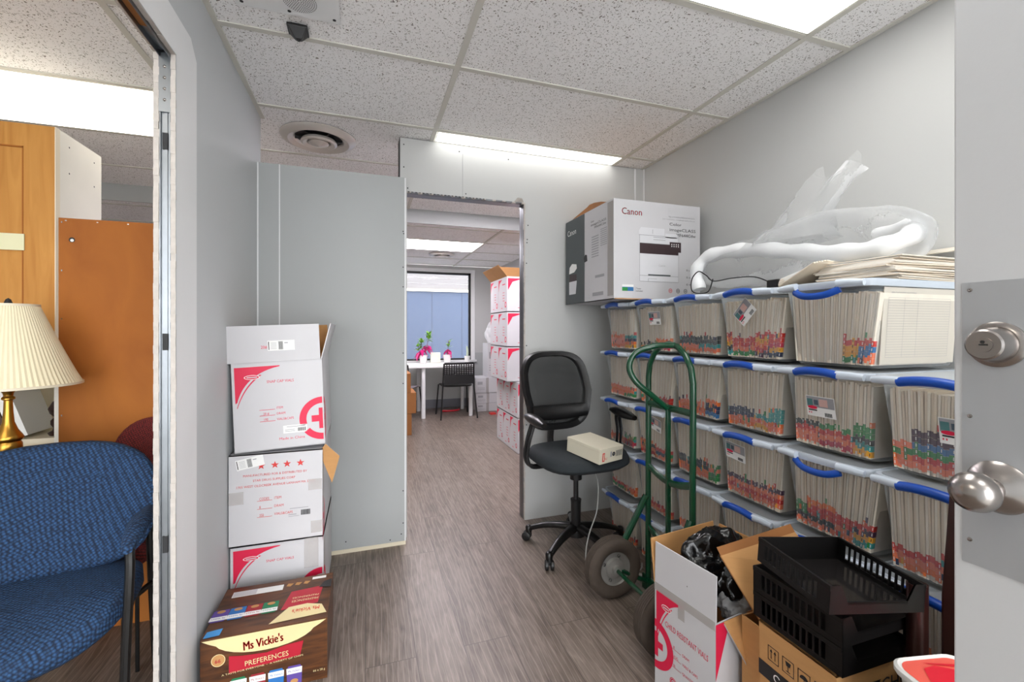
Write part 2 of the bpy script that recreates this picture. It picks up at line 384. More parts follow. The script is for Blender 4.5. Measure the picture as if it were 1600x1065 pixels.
# lower partition in front of the left part of the back wall
b = MB(); b.box((WL, 2.53, .02), (.214, 2.60, 2.052), PANEL); b.box((-.4225, 2.5285, .02), (-.4175, 2.53, 2.052), WHITE); b.box((WL, 2.5285, .02), (WL+.006, 2.53, 2.052), WHITE)
b.box((.208, 2.528, .02), (.2155, 2.602, 2.05), WHITE)
for x, z in ((.2, 1.75), (.203, 1.738), (.2, 1.55), (.2, 1.44), (.2, .9), (.2, 1.07), (.2, .3), (.19, .06), (.13, .035), (-.1, .06), (.2, .12)): b.lathe([(0.0001, .0012), (.0035, .0012), (.0035, 0)], BLK, T(x, 2.53, z) @ RX(PI/2), 8)
b.box((-.40, 2.526, 0), (.214, 2.602, .02), CREAM)
struct(b.build('wall_partition'), 'grey drywall partition that stops short of the ceiling')
# left wall with the raw opening to the next room
Y0 = 1.521; TH = .054; HZ = 1.998
b = MB()
b.box((WL-.0125, Y0, 0), (WL, YB, CZ), WALLN); b.box((WL-.0125, YN, HZ), (WL, Y0, CZ), WALLN)
b.box((WL-TH, Y0, 0), (WL-TH+.0125, YB, CZ), WALLN); b.box((WL-TH, YN, HZ), (WL-TH+.0125, Y0, CZ), WALLN)
b.box((WL-.0125, YN, 0), (WL, -.3, HZ), WALLN); b.box((WL-TH, YN, 0), (WL-TH+.0125, -.3, HZ), WALLN)
wl = struct(b.build('wall_left'))
b = MB()
def jam(x0, x1, mt, seed):
    random.seed(seed)
    for i in range(90):
        z = HZ*i/90; d = .003*random.random(); e = .0015*random.random()
        b.box((x0-e*.3, Y0-d, z), (x1+e, Y0+.004, z+HZ/90+.001), mt)
    for i in range(60):
        y = Y0-1.8*i/60; d = .003*random.random(); b.box((x0, y-.031, HZ-d), (x1+.0005, y, HZ+.003), mt)
jam(WL-.0125, WL-.001, GYP, 3); jam(WL-TH, WL-TH+.0125, GYP, 4)
b.build('gypsum_edge', wl)
b = MB()                                                              # steel stud and header track
sx0, sx1 = WL-TH+.0135, WL-.0135
b.box((sx0, Y0+.006, 0), (sx1, Y0+.03, HZ-.07), STUD); b.box((sx0, Y0+.0, 0), (sx0+.003, Y0+.006, HZ-.07), STUD); b.box((sx1-.003, Y0, 0), (sx1, Y0+.006, HZ-.07), STUD)
b.box((sx0+.012, Y0+.003, 0), (sx0+.016, Y0+.006, HZ-.07), STUD); b.box((sx1-.011, Y0+.003, 0), (sx1-.008, Y0+.006, HZ-.07), STUD)
b.box((sx0-.001, Y0-.002, HZ-.17), (sx1+.001, Y0+.0055, HZ), STUD)
for k in range(4): b.lathe([(.0001, .003), (.003, .002), (.0045, 0)], NICKEL, T((sx0+sx1)/2, Y0-.002, HZ-.04-.032*k) @ RX(PI/2), 10)
for z in (1.745, 1.165, .58):
    b.box(((sx0+sx1)/2-.0065, Y0+.0015, z-.024), ((sx0+sx1)/2+.0065, Y0+.0058, z+.024), DARK)
b.box((sx0, .0-.3, HZ+.004), (sx1, Y0, HZ+.03), STUD); b.box((sx0, -.3, HZ-.012), (sx0+.002, Y0, HZ+.004), STUD); b.box((sx1-.002, -.3, HZ-.012), (sx1, Y0, HZ+.004), STUD)
b.box((sx0+.003, -.3, HZ-.001), (sx1-.003, Y0-.12, HZ+.0035), KRAFTD)
b.build('steel_stud', wl, label='galvanised steel stud and header in the raw opening')
b = MB()                                                              # unpainted strip left by the removed casing
zt = 2.117; bw = .163
b.add([(WL+.001, Y0, 0), (WL+.001, Y0+bw, 0), (WL+.001, Y0+bw, zt-.05), (WL+.001, Y0+bw-.05, zt), (WL+.001, -.3, zt), (WL+.001, -.3, HZ), (WL+.001, Y0, HZ)],
      [(0, 1, 2, 6), (2, 3, 4, 5, 6)], WHITE)
b.build('casing_mark', wl, label='white unpainted band around the raw opening')
b = MB(); b.box((XL-.1, YN, 0), (XL, YF, CZ), WALL); struct(b.build('wall_far_left'))
b = MB(); b.box((XL, YN-.1, 0), (-2.6, YN, CZ), WALL); b.box((1.7, YN-.1, 0), (XR2+.1, YN, CZ), WALL); b.box((-2.6, YN-.1, 2.25), (1.7, YN, CZ), WALL); b.box((-2.6, YN-.1, 0), (1.7, YN, .05), WALL); struct(b.build('wall_near'))
sf = thing('added_window', 'wide glazing added behind the photographer as a daylight source', 'window'); sf['kind'] = 'structure'  # unseen glazing, added to let daylight in from behind the camera
for x in (-2.6, -1.2, .2, 1.65): q_ = MB(); q_.box((x, YN-.07, .05), (x+.05, YN-.02, 2.25), STUD); q_.build('mullion', sf)
b = MB(); b.box((-2.55, YN-.05, .05), (1.65, YN-.045, 2.25), mat('window_glass', (230, 236, 240), .03, trans=.95)); b.build('pane', sf)
b = MB(); b.box((-12, -14, -.12), (12, YN-.1, -.02), mat('added_pale_ground', (196, 194, 190), .9)); struct(b.build('ground'))  # unseen pale ground, added to throw daylight up at the ceiling
b = MB(); b.box((XL, YN, 0), (WR, -.5, .003), mat('added_pale_floor', (206, 203, 198), .6)); struct(b.build('floor'), 'pale floor added behind the photographer to bounce light')  # pale slab added out of view for more bounce light
b = MB(); b.box((XR2, YB+.1, 0), (XR2+.1, YF, CZ), WALL); struct(b.build('wall_far_right'))
# far wall with window
wx0, wx1, wz0, wz1 = .20, 1.58, .73, 2.09
b = MB()
b.box((XL, YF, 0), (wx0, YF+.15, CZ2), WALL); b.box((wx1, YF, 0), (XR2+.1, YF+.15, CZ2), WALL)
b.box((wx0, YF, 0), (wx1, YF+.15, wz0), WALL); b.box((wx0, YF, wz1), (wx1, YF+.15, CZ2), WALL)
b.box((wx1+.06, YF-.003, .0), (XR2, YF, .84), PANEL)
struct(b.build('wall_far'))
b = MB(); b.box((XL, YF-.012, 0), (XR2, YF, .13), mat('baseboard_grey', (120, 120, 128), .5)); struct(b.build('baseboard_far'))
wn = thing('window_1', 'large fixed window over the white table', 'window', (0, 0, 0)); wn['kind'] = 'structure'
b = MB()
for a, c in (((wx0-.06, YF-.02, wz1), (wx1+.06, YF, wz1+.05)), ((wx1, YF-.02, wz0), (wx1+.06, YF, wz1)), ((wx0-.06, YF-.02, wz0), (wx0, YF, wz1)), ((wx0-.08, YF-.06, wz0-.03), (wx1+.08, YF, wz0))): b.box(a, c, WHITE)
b.build('window_frame', wn, bevel=.003)
b = MB()
for a, c in (((wx0, YF+.02, wz1-.03), (wx1, YF+.07, wz1)), ((wx1-.03, YF+.02, wz0), (wx1, YF+.07, wz1)), ((wx0, YF+.02, wz0), (wx0+.03, YF+.07, wz1)), ((wx0, YF+.02, wz0), (wx1, YF+.07, wz0+.025))): b.box(a, c, BLACKH)
b.build('sash', wn)
b = MB(); b.box((wx0+.03, YF+.04, wz0+.025), (wx1-.03, YF+.044, wz1-.03), mat('window_glass', (230, 236, 240), .03, trans=.9)); b.build('pane', wn)
# building outside
bo = thing('building', 'blue sided building with white upper cladding outside the window', 'building', (0, 9.5, 0))
b = MB(); b.box((-3, 0, -.5), (6, .3, 2.02), SIDING)
for x in (.7, 1.35, 2.0, 2.6): b.box((x, -.004, 0), (x+.012, 0, 2), mat('siding_joint', (34, 44, 64), .7))
b.build('blue_cladding', bo)
b = MB(); b.box((-3, -.05, 2.02), (6, .3, 2.07), CREAM)
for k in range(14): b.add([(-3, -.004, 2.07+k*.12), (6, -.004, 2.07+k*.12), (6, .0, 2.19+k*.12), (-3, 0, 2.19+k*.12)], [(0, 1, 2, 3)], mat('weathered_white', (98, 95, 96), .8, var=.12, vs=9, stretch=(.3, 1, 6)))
b.build('white_cladding', bo)
b = MB(); b.box((-6, YF+.16, -.6), (8, 14, -.5), mat('asphalt', (120, 120, 120), .9)); struct(b.build('ground'))
# ---------------------------------------------------------------- ceiling fixtures
LM = emis('light_diffuser', (1, .985, .95), LIGHT*.5); LM2 = emis('light_diffuser_warm', (1, .93, .82), LIGHT*.6); LMA = emis('light_diffuser_soft', (1, .985, .95), LIGHT*.38); LMR = emis('light_diffuser_strong', (1, .985, .95), LIGHT*1.7); LM3 = emis('light_diffuser_back', (1, .93, 1), LIGHT*1.9)
def clight(x0, y0, x1, y1, z, m, label):
    t = thing('ceiling_light', label, 'ceiling light', ((x0+x1)/2, (y0+y1)/2, z)); W = (x1-x0)/2; D = (y1-y0)/2
    q = MB(); q.box((-W, -D, .001), (W, D, .0055), m); q.build('diffuser', t)
    q = MB()
    for a, c in (((-W, -D, 0), (W, -D+.006, .004)), ((-W, D-.006, 0), (W, D, .004)), ((-W, -D, 0), (-W+.006, D, .004)), ((W-.006, -D, 0), (W, D, .004))): q.box(a, c, GRIDM)
    q.build('frame', t); return t
e = .013
clight(.37+e, 2.455+e, 1.59-e, YB-.004, CZ, LMA, 'fluorescent ceiling panel right above the raw doorway')
clight(.37+e, .625+e, 1.59-e, 1.235-e, CZ, LM, 'bright ceiling panel at the top edge above the file bins')
clight(-2.07+e, 2.455+e, -.85-e, 3.065-e, CZ, LM2, 'warm ceiling panel above the tall maple cabinet')
clight(.08+e, 4.9+e, 1.30-e, 5.51-e, CZ2, LM3, 'ceiling panel in the far room near the window')
clight(.37+e, -.595+e, 1.59-e, .015-e, CZ, LM, 'ceiling panel behind the photographer')
clight(-2.07+e, .015+e, -.85-e, .625-e, CZ, LM2, 'extra unseen ceiling panel over the front of the next room')  # extra panel out of view, put in for more light
clight(.37+e, 3.065+e, 1.59-e, 3.675-e, CZ, LM3, 'ceiling panel just behind the doorway wall')
clight(.37+e, -1.815+e, 1.59-e, -1.205-e, CZ, LM, 'second ceiling panel, added unseen behind the photographer')  # out of view, added to raise the bounce light
clight(-2.07+e, -1.815+e, -.85-e, -1.205-e, CZ, LM2, 'added unseen ceiling panel far behind over the next room')  # another unseen panel added to brighten the rooms from behind
def vent(loc, R, label):
    t = thing('ceiling_vent', label, 'air vent', loc)
    m = mat('vent_metal', (214, 208, 202), .3, .45, var=.05)
    q = MB(); q.lathe([(R*.62, .004), (R*.66, -.010), (R*.80, -.022), (R*.95, -.010), (R, 0), (R, .004)], m, n=48); q.build('outer_ring', t)
    q = MB(); q.lathe([(R*.28, -.004), (R*.32, -.026), (R*.42, -.034), (R*.48, -.026), (R*.45, -.012)], m, n=48); q.build('inner_ring', t)
    q = MB(); q.lathe([(.0001, -.044), (R*.1, -.040), (R*.26, -.028), (R*.27, -.012), (.0001, -.008)], m, n=36); q.build('centre_cone', t)
    q = MB(); q.lathe([(.0001, .004), (R*.62, .004)], BLK, n=36)
    for k in range(3): q.box((-R*.62, -.004, -.012), (R*.62, .004, .002), BLK, RZ(k*PI/3))
    q.build('throat', t)
vent((-.255, 2.775, CZ-.002), .205, 'round metal ceiling vent above the grey partition')
vent((.95, 5.78, CZ2-.002), .17, 'small round ceiling vent in the far room')
t = thing('ceiling_speaker', 'white ceiling speaker plate with round grille at top edge', 'speaker', (-.25, 1.545, CZ-.003))
q = MB(); q.box((-.165, -.165, -.002), (.165, .165, .003), WHITE)
for sx in (-.145, 0, .145):
    for sy in (-.145, .145): q.lathe([(.0001, -.0032), (.006, -.003), (.006, -.001)], DARK, T(sx, sy, 0), 8)
q.build('plate', t)
q = MB()
for rr in range(1, 9):
    for k in range(rr*6): a = 2*PI*k/(rr*6); q.lathe([(.0001, -.0026), (.0022, -.0026)], DARK, T(.04+rr*.0065*math.cos(a), .085+rr*.0065*math.sin(a), 0), 5)
q.build('grille', t)
t = thing('motion_sensor', 'small black bracket hanging from the ceiling tile', 'sensor', (-.235, 1.785, CZ))
q = MB(); q.box((-.035, -.03, -.012), (.035, .03, 0), BLACKH); q.add([(-.03, -.03, -.012), (.03, -.03, -.012), (.03, .03, -.012), (-.03, .03, -.012), (-.008, -.02, -.05), (.015, -.02, -.05), (.012, .01, -.042), (-.008, .01, -.042)], [(0, 1, 5, 4), (1, 2, 6, 5), (2, 3, 7, 6), (3, 0, 4, 7), (4, 5, 6, 7)], BLACKH)
q.build('housing', t, bevel=.003); q = MB(); q.lathe([(.0001, -.054), (.006, -.052), (.008, -.044)], BLACKG, T(.003, -.01, 0), 12); q.build('lens', t)
# ---------------------------------------------------------------- open entry door on the right
DXF = .90; DY = .449
d = thing('door_1', 'open grey entry door with lock plate at the right edge', 'door', (0, 0, 0)); d['kind'] = 'structure'
q = MB(); q.box((DXF, -.45, .01), (DXF+.044, DY, 2.03), DOORW); q.build('slab', d, bevel=.003)
q = MB(); q.box((DXF-.0015, .345, .835), (DXF, .4375, 1.274), STEELP)
lp = q.build('lock_plate', d, label='brushed steel plate screwed round the locks')
q = MB()
for y in (.428, .354):
    for z in (1.262, 1.065, .872): q.lathe([(.0032, 0), (.003, .0012), (.0012, .0016), (.0001, .0008)], NICKEL, T(DXF-.0015, y, z) @ RY(-PI/2), 12)
q.build('screw', lp)
FX = lambda y, z: T(DXF-.0015, y, z) @ RY(-PI/2)
q = MB(); q.lathe([(.034, 0), (.034, .004), (.028, .008), (.0265, .008), (.0225, .034), (.020, .036), (.0001, .036)], NICKEL, FX(.396, 1.178), 40)
db = q.build('deadbolt', d, label='satin nickel deadbolt cylinder above the knob')
q = MB(); q.lathe([(.011, .036), (.011, .0375), (.0001, .0378)], NICKEL, FX(.396, 1.178), 24); q.box((-.0012, -.006, .0377), (.0012, .004, .0384), BLK, FX(.396, 1.178)); q.lathe([(.0001, .0384), (.0025, .0384)], BLK, FX(.396, 1.178) @ T(.004, 0, 0), 10); q.build('keyhole', db)
q = MB(); q.lathe([(.038, 0), (.0385, .003), (.034, .008), (.022, .014), (.015, .019), (.0135, .030), (.016, .036), (.023, .042), (.0275, .052), (.0285, .062), (.026, .072), (.019, .080), (.010, .0845), (.0001, .0855)], NICKEL, FX(.394, .965), 48)
q.build('knob', d, label='satin nickel round door knob')
# ================================================================ CARTONS
def vial_print(q, M, w_, h_, title, rows, ring='right', made=True, sc=1.0):
    O = .0007
    # corner swoosh
    pts = [(.03*w_, .55*h_)]+[(w_*(.03+.02*0), h_*.95)]+[(.52*w_, .955*h_)]
    n = 12
    for i in range(n+1):
        t_ = i/n; x = .52*(1-t_)**2+2*(1-t_)*t_*.14+t_*t_*.05; y = .945*(1-t_)**2+2*(1-t_)*t_*.88+t_*t_*.56
        pts.append((x*w_, y*h_))
    q.poly(pts, RED, M, O)
    a = []; c = []
    for i in range(11):
        t_ = i/10; x = .30*(1-t_)**2+2*(1-t_)*t_*.12+t_*t_*.045; y = .86*(1-t_)**2+2*(1-t_)*t_*.74+t_*t_*.50
        a.append((x*w_, y*h_)); c.append((x*w_+.014*w_*(1-t_)+.006*w_, y*h_-.004*h_))
    q.poly(a+c[::-1], RED, M, O)
    ox, oy = .215*w_, .835*h_
    q.poly([(ox+.085*w_*math.cos(k*PI/12), oy+.026*h_*math.sin(k*PI/12)) for k in range(24)], PAPER, M, O*1.4)
    q.poly([(ox+.077*w_*math.cos(k*PI/12), oy+.020*h_*math.sin(k*PI/12)) for k in range(24)], RED, M, O*1.8)
    q.rect(ox-.055*w_, oy-.006*h_, ox+.055*w_, oy+.006*h_, CART, M, O*2.2)
    q.text(title, .37*w_, .76*h_, .045*h_*sc, RED, M, width=.30*w_*sc)
    for i, (hand, word) in enumerate(rows):
        y = (.46-.065*i)*h_
        q.rect(.28*w_, y-.004*h_, .45*w_, y+.001*h_, RED, M, O)
        if hand: q.text(hand, .32*w_, y+.006*h_, .04*h_, RED, M, sx=.8)
        q.text(word, .465*w_, y, .038*h_, RED, M, sx=.85)
    if ring == 'right':
        cx, cy = w_*.985, .31*h_
        q.arc(cx, cy, .19*w_, .27*w_, PI/2, PI*1.10, RED, M, off=O); q.arc(cx, cy, .19*w_, .27*w_, PI*1.2, PI*1.5, RED, M, off=O)
        q.rect(cx-.045*w_, cy-.13*w_, cx, cy+.13*w_, RED, M, O); q.rect(cx-.13*w_, cy-.04*w_, cx-.045*w_, cy+.04*w_, RED, M, O)
    q.rect(.53*w_, .17*h_, .80*w_, .26*h_, PAPER, M, O)
    for k in range(12): q.rect(.69*w_+k*.008*w_, .185*h_, .69*w_+(k*.008+(.005 if k % 3 else .003))*w_, .225*h_, BLK, M, O*2)
    for k in range(2): q.rect(.55*w_, (.19+.018*k)*h_, .66*w_, (.195+.018*k)*h_, GREYP, M, O*2)
    q.rect(.57*w_, .24*h_, .78*w_, .246*h_, GREYP, M, O*2)
    if made: q.text('Made in China', .48*w_, .10*h_, .042*h_, RED, M, width=.29*w_)
def half_ring(q, M, w_, h_, side_w):
    cx, cy = 0, .31*h_
    q.arc(cx, cy, .19*w_, .27*w_, -PI/2, PI/2, RED, M, off=.0007); q.rect(0, cy-.13*w_, .045*w_, cy+.13*w_, RED, M, .0007); q.rect(.045*w_, cy-.04*w_, .13*w_, cy+.04*w_, RED, M, .0007)
def label_sticker(q, M, w_, h_):
    q.rect(0, 0, w_, h_, PAPER, M, .001)
    for k in range(14): q.rect(w_*.40+k*w_*.012, h_*.1, w_*.40+k*w_*.012+w_*(.008 if k % 3 else .004), h_*.9, BLK, M, .0014)
    q.rect(.03*w_, .1*h_, .06*w_, .9*h_, BLK, M, .0014); q.rect(.62*w_, .7*h_, .75*w_, .78*h_, GREYP, M, .0014)
    for k in range(5): q.rect(.12*w_, (.2+.14*k)*h_, .33*w_, (.23+.14*k)*h_, GREYP, M, .0014)
def flap(q, M, w_, h_, m, mi=None, th=.004):
    q.box((0, 0, -th), (w_, h_, 0), m, M)
    if mi: q.box((.001, .001, -th-.0006), (w_-.001, h_-.001, -th), mi, M)
# left stack -------------------------------------------------------------
bw_, bd_ = .345, .46
def shell_box(q, w_, d_, h_, mo, mi, top=False, th=.004):
    q.box((0, 0, 0), (w_, d_, th), mo)
    q.box((0, 0, 0), (w_, th, h_), mo); q.box((0, d_-th, 0), (w_, d_, h_), mo); q.box((0, th, 0), (th, d_-th, h_), mo); q.box((w_-th, th, 0), (w_, d_-th, h_), mo)
    q.box((th, th, .001+th), (w_-th, th+.0006, h_-.001), mi); q.box((th, d_-th-.0006, .005), (w_-th, d_-th, h_-.001), mi)
    q.box((th, th, .005), (th+.0006, d_-th, h_-.001), mi); q.box((w_-th-.0006, th, .005), (w_-th, d_-th, h_-.001), mi)
    if top: q.box((0, 0, h_-th), (w_, d_, h_), mo)
FR = Matrix.Rotation(PI/2, 4, 'X')                                   # face frame: x right, y up, facing -Y
def SIDE(w_): return frame((w_, 0, 0), (0, 1, 0), (0, 0, 1))          # facing +X
t = thing('carton', 'closed white vial carton at the bottom of the left stack', 'box', (-.514, 2.03, 0), 0, 'white vial cartons stacked at left')
q = MB(); shell_box(q, bw_, bd_, .326, CART, KRAFT, True); vial_print(q, FR, bw_, .326, 'SNAP CAP VIALS', [('20', 'DRAM')]); half_ring(q, SIDE(bw_), bw_, .326, bd_); q.build('body', t, bevel=.0015)
q = MB(); q.rect(.27, .20, .325, .326, TAPE, FR, .0018); q.build('tape', t); q = MB(); q.rect(0.02, .18, .06, .30, TAPE, SIDE(bw_), .0018); q.build('tape', t)
t = thing('carton', 'white carton printed with red stars, middle of left stack', 'box', (-.517, 2.02, .329), 0, 'white vial cartons stacked at left')
q = MB(); h_ = .368; shell_box(q, bw_, bd_, h_, CART, KRAFT, True)
def star(cx, cy, r): q.poly([(cx+(r if k % 2 == 0 else r*.4)*math.sin(k*PI/5), cy+(r if k % 2 == 0 else r*.4)*math.cos(k*PI/5)) for k in range(10)], REDT, FR, .0008)
for cx in (.115, .165, .21, .26): star(cx, .318, .016)
q.text('MANUFACTURED FOR & DISTRIBUTED BY', .05, .278, .013, REDT, FR, width=.235)
q.text('STAR DRUG SUPPLIES CORP', .085, .256, .013, REDT, FR, width=.155)
q.text('1705 WEST OLDCREEK AVENUE LANHAM MA 57125', .025, .234, .013, REDT, FR, width=.29)
for i, (a_, c_) in enumerate((('CODES', 'ITEM'), ('8', 'DRAM'), ('350', 'VIALS&CAPS'))):
    y = .178-.033*i; q.rect(.10, y-.003, .155, y-.0015, REDT, FR, .0008); q.text(a_, .108, y, .016, REDT, FR, sx=.7); q.text(c_, .162, y, .015, REDT, FR, sx=.85)
for k in range(12): q.rect(.262+k*.003, .10, .264+k*.003, .122, BLK, FR, .0012)
q.rect(.215, .098, .255, .1, GREYP, FR, .0012); q.rect(.22, .13, .29, .1325, GREYP, FR, .0012); q.rect(.215, .105, .245, .108, GREYP, FR, .0012)
label_sticker(q, FR @ T(.03, .305, 0) @ RZ(.18), .10, .042)
half_ring(q, SIDE(bw_) @ T(0, -.04, 0), bw_, .368, bd_)
q.build('body', t, bevel=.0015)
for a_ in ((.29, .20, .343, .245), (.0, .17, .052, .22), (.30, .02, .343, .07)): q = MB(); q.rect(*a_, TAPE, FR, .0018); q.build('tape', t)
q = MB(); q.rect(0, .1, .05, .34, TAPE, SIDE(bw_), .0018); q.build('tape', t)
t = thing('carton', 'open white vial carton with raised flaps, topmost of left stack', 'box', (-.497, 2.025, .702), 0, 'white vial cartons stacked at left')
t.rotation_euler = (0, math.radians(-2.2), math.radians(1)); h_ = .362
q = MB(); shell_box(q, .335, bd_, h_, CART, KRAFT); vial_print(q, FR, .335, h_, 'SNAP CAP VIALS', [('', 'ITEM'), ('20 #', 'DRAM'), ('190', 'VIALS&CAPS')]); half_ring(q, SIDE(.335), .335, h_, bd_); q.build('body', t, bevel=.0015)
q = MB(); flap(q, frame((-.015, -.004, h_), (1, 0, 0), (0, -.10, 1)), .345, .15, CART, KRAFT)
M_ = frame((-.015, -.004, h_), (1, 0, 0), (0, -.10, 1)); label_sticker(q, M_ @ T(.15, .045, 0), .10, .042); q.text('20#', .125, .055, .018, RED, M_, sx=.8)
q.build('flap', t)
q = MB(); flap(q, frame((.335, 0, h_), (0, 1, 0), (.28, 0, 1)), bd_, .155, CART, KRAFT); q.build('flap', t)
q = MB(); flap(q, frame((0, 0, h_), (0, 1, 0), (-.05, 0, 1)), bd_-.05, .13, KRAFT); q.build('flap', t)
q = MB(); flap(q, frame((0, bd_, h_), (1, 0, 0), (0, .05, 1)), .335, .15, KRAFT); q.build('flap', t)
q = MB(); q.add([(.336, .0, .0), (.39, .0, -.06), (.355, .0, -.17), (.310, -.004, -.03)], [(0, 1, 2, 3)], KRAFT); q.add([(.336, .003, .0), (.39, .003, -.06), (.355, .003, -.17), (.310, -.001, -.03)], [(3, 2, 1, 0)], CART); q.build('flap', t)
# snack box ----------------------------------------------------------------
t = thing('snack_box', 'brown wood-printed snack chip box on the floor at lower left', 'box', (-.50, 1.645, 0), 0)
W_, D_, H_ = .375, .295, .208
CRM = mat('cream_print', (226, 210, 158), .4); REDB = mat('deep_red_print', (176, 26, 48), .4)
q = MB(); q.box((0, 0, 0), (W_, D_, H_), SNACKW)
q.poly([(.005, H_-.004), (W_-.005, H_-.004)]+[(W_*(1-i/16) if 0 < i < 16 else W_*(.99 if i == 0 else .01), H_-.004-.062*math.sin(PI*i/16)) for i in range(17)], CRM, FR, .0007)
q.poly([(.08, .085), (.29, .098), (.30, .145), (.25, .142), (.19, .13), (.12, .135), (.08, .142)], REDB, FR, .0009)
q.poly([(.02, H_-.008)]+[(W_*.5+.15*math.cos(PI+PI*i/14), H_-.010-.058*math.sin(PI*i/14)) for i in range(15)]+[(W_-.02, H_-.008)], CRM, FR, .0012)
SR = mat('script_red', (214, 30, 34), .6)
for dx in (0, .0009, .0018): q.text("Ms Vickie's", .12+dx, .152, .040, SR, FR, width=.118, rot=.06, off=.003)
q.text('PREFERENCES', .125, .100, .024, CRM, FR, width=.13, rot=.05, off=.003)
q.arc(.05, .135, .018, .020, 0, 2*PI, CRM, FR); q.poly([(.05+.018*math.cos(k*PI/10), .135+.018*math.sin(k*PI/10)) for k in range(20)], KRAFT, FR, .0009); q.text('66', .040, .128, .018, REDB, FR, off=.003)
q.text('A TASTE FOR EVERYONE  -  A VARIETY OF CHIPS', .06, .083, .008, CRM, FR, width=.24, rot=.05, off=.003)
q.text('66 x 28 g', .33, .03, .010, CRM, FR)
def bag(q, M, x, y, c, s=1.0):
    q.poly([(x, y), (x+.044*s, y), (x+.046*s, y+.05*s), (x+.040*s, y+.062*s), (x+.004*s, y+.062*s), (x-.002*s, y+.05*s)], c, M, .0013)
    q.poly([(x-.001*s, y+.035*s), (x+.045*s, y+.035*s), (x+.046*s, y+.055*s), (x-.002*s, y+.055*s)], PAPER, M, .0016); q.text("Ms Vickie's", x+.003*s, y+.041*s, .011*s, c, M, width=.038*s, off=.002)
    q.poly([(x+.022*s+.012*s*math.cos(k*PI/8), y+.010*s+.008*s*math.sin(k*PI/8)) for k in range(16)], KRAFT, M, .0018)
BC = [mat('chip_bag_'+n, c, .6) for n, c in (('purple', (92, 70, 150)), ('blue', (40, 110, 180)), ('red', (150, 34, 44)), ('green', (30, 120, 80)))]
for k, c in enumerate((BC[3], BC[2], BC[1], BC[0])): bag(q, FR, .085+.055*k, .005, c)
TP = frame((W_, D_, H_), (-1, 0, 0), (0, -1, 0))                      # top print reads from behind
TPF = frame((0, 0, H_), (1, 0, 0), (0, 1, 0))
for k, c in enumerate((BC[0], BC[1], BC[2], BC[3])): bag(q, TP, .33-.052*k, .14, c, 1.1)
q.poly([(.02, .095), (.375-.02, .095), (.375-.02, .105), (.02, .105)], SNACKW, TPF, .0008)
q.poly([(.215, .09), (.335, .10), (.345, .21), (.235, .20)], REDB, TPF, .0009)
q.poly([(.19, .02), (.37, .03), (.35, .085), (.30, .105), (.24, .10)], CRM, TPF, .0012)
q.text("Ms Vickie's", .03, .218, .03, SR, TP, width=.09, off=.003); q.text('PREFERENCES', .04, .16, .018, CRM, TP, width=.09, off=.003); q.text('PREFERENCES', .04, .14, .014, CRM, TP, width=.09, off=.003)
q.rect(.03, .225, .20, .262, PAPER, TPF, .001); q.rect(.032, .228, .11, .26, CART, TPF, .0014); q.rect(.30, .265, .35, .282, PAPER, TPF, .001)
for k in range(3): q.poly([(.21+.03*k, .245), (.225+.03*k, .24), (.235+.03*k, .258), (.215+.03*k, .262)], KRAFT, TPF, .001)
q.poly([(.005, .006), (.05, .01), (.052, .045), (.008, .038)], mat('blue_tape', (70, 150, 214), .4), TPF, .0018)
q.poly([(.33, .2), (.373, .19), (.373, .25), (.345, .235)], BLK, TPF, .0016)
q.build('printed_body', t, bevel=.002)
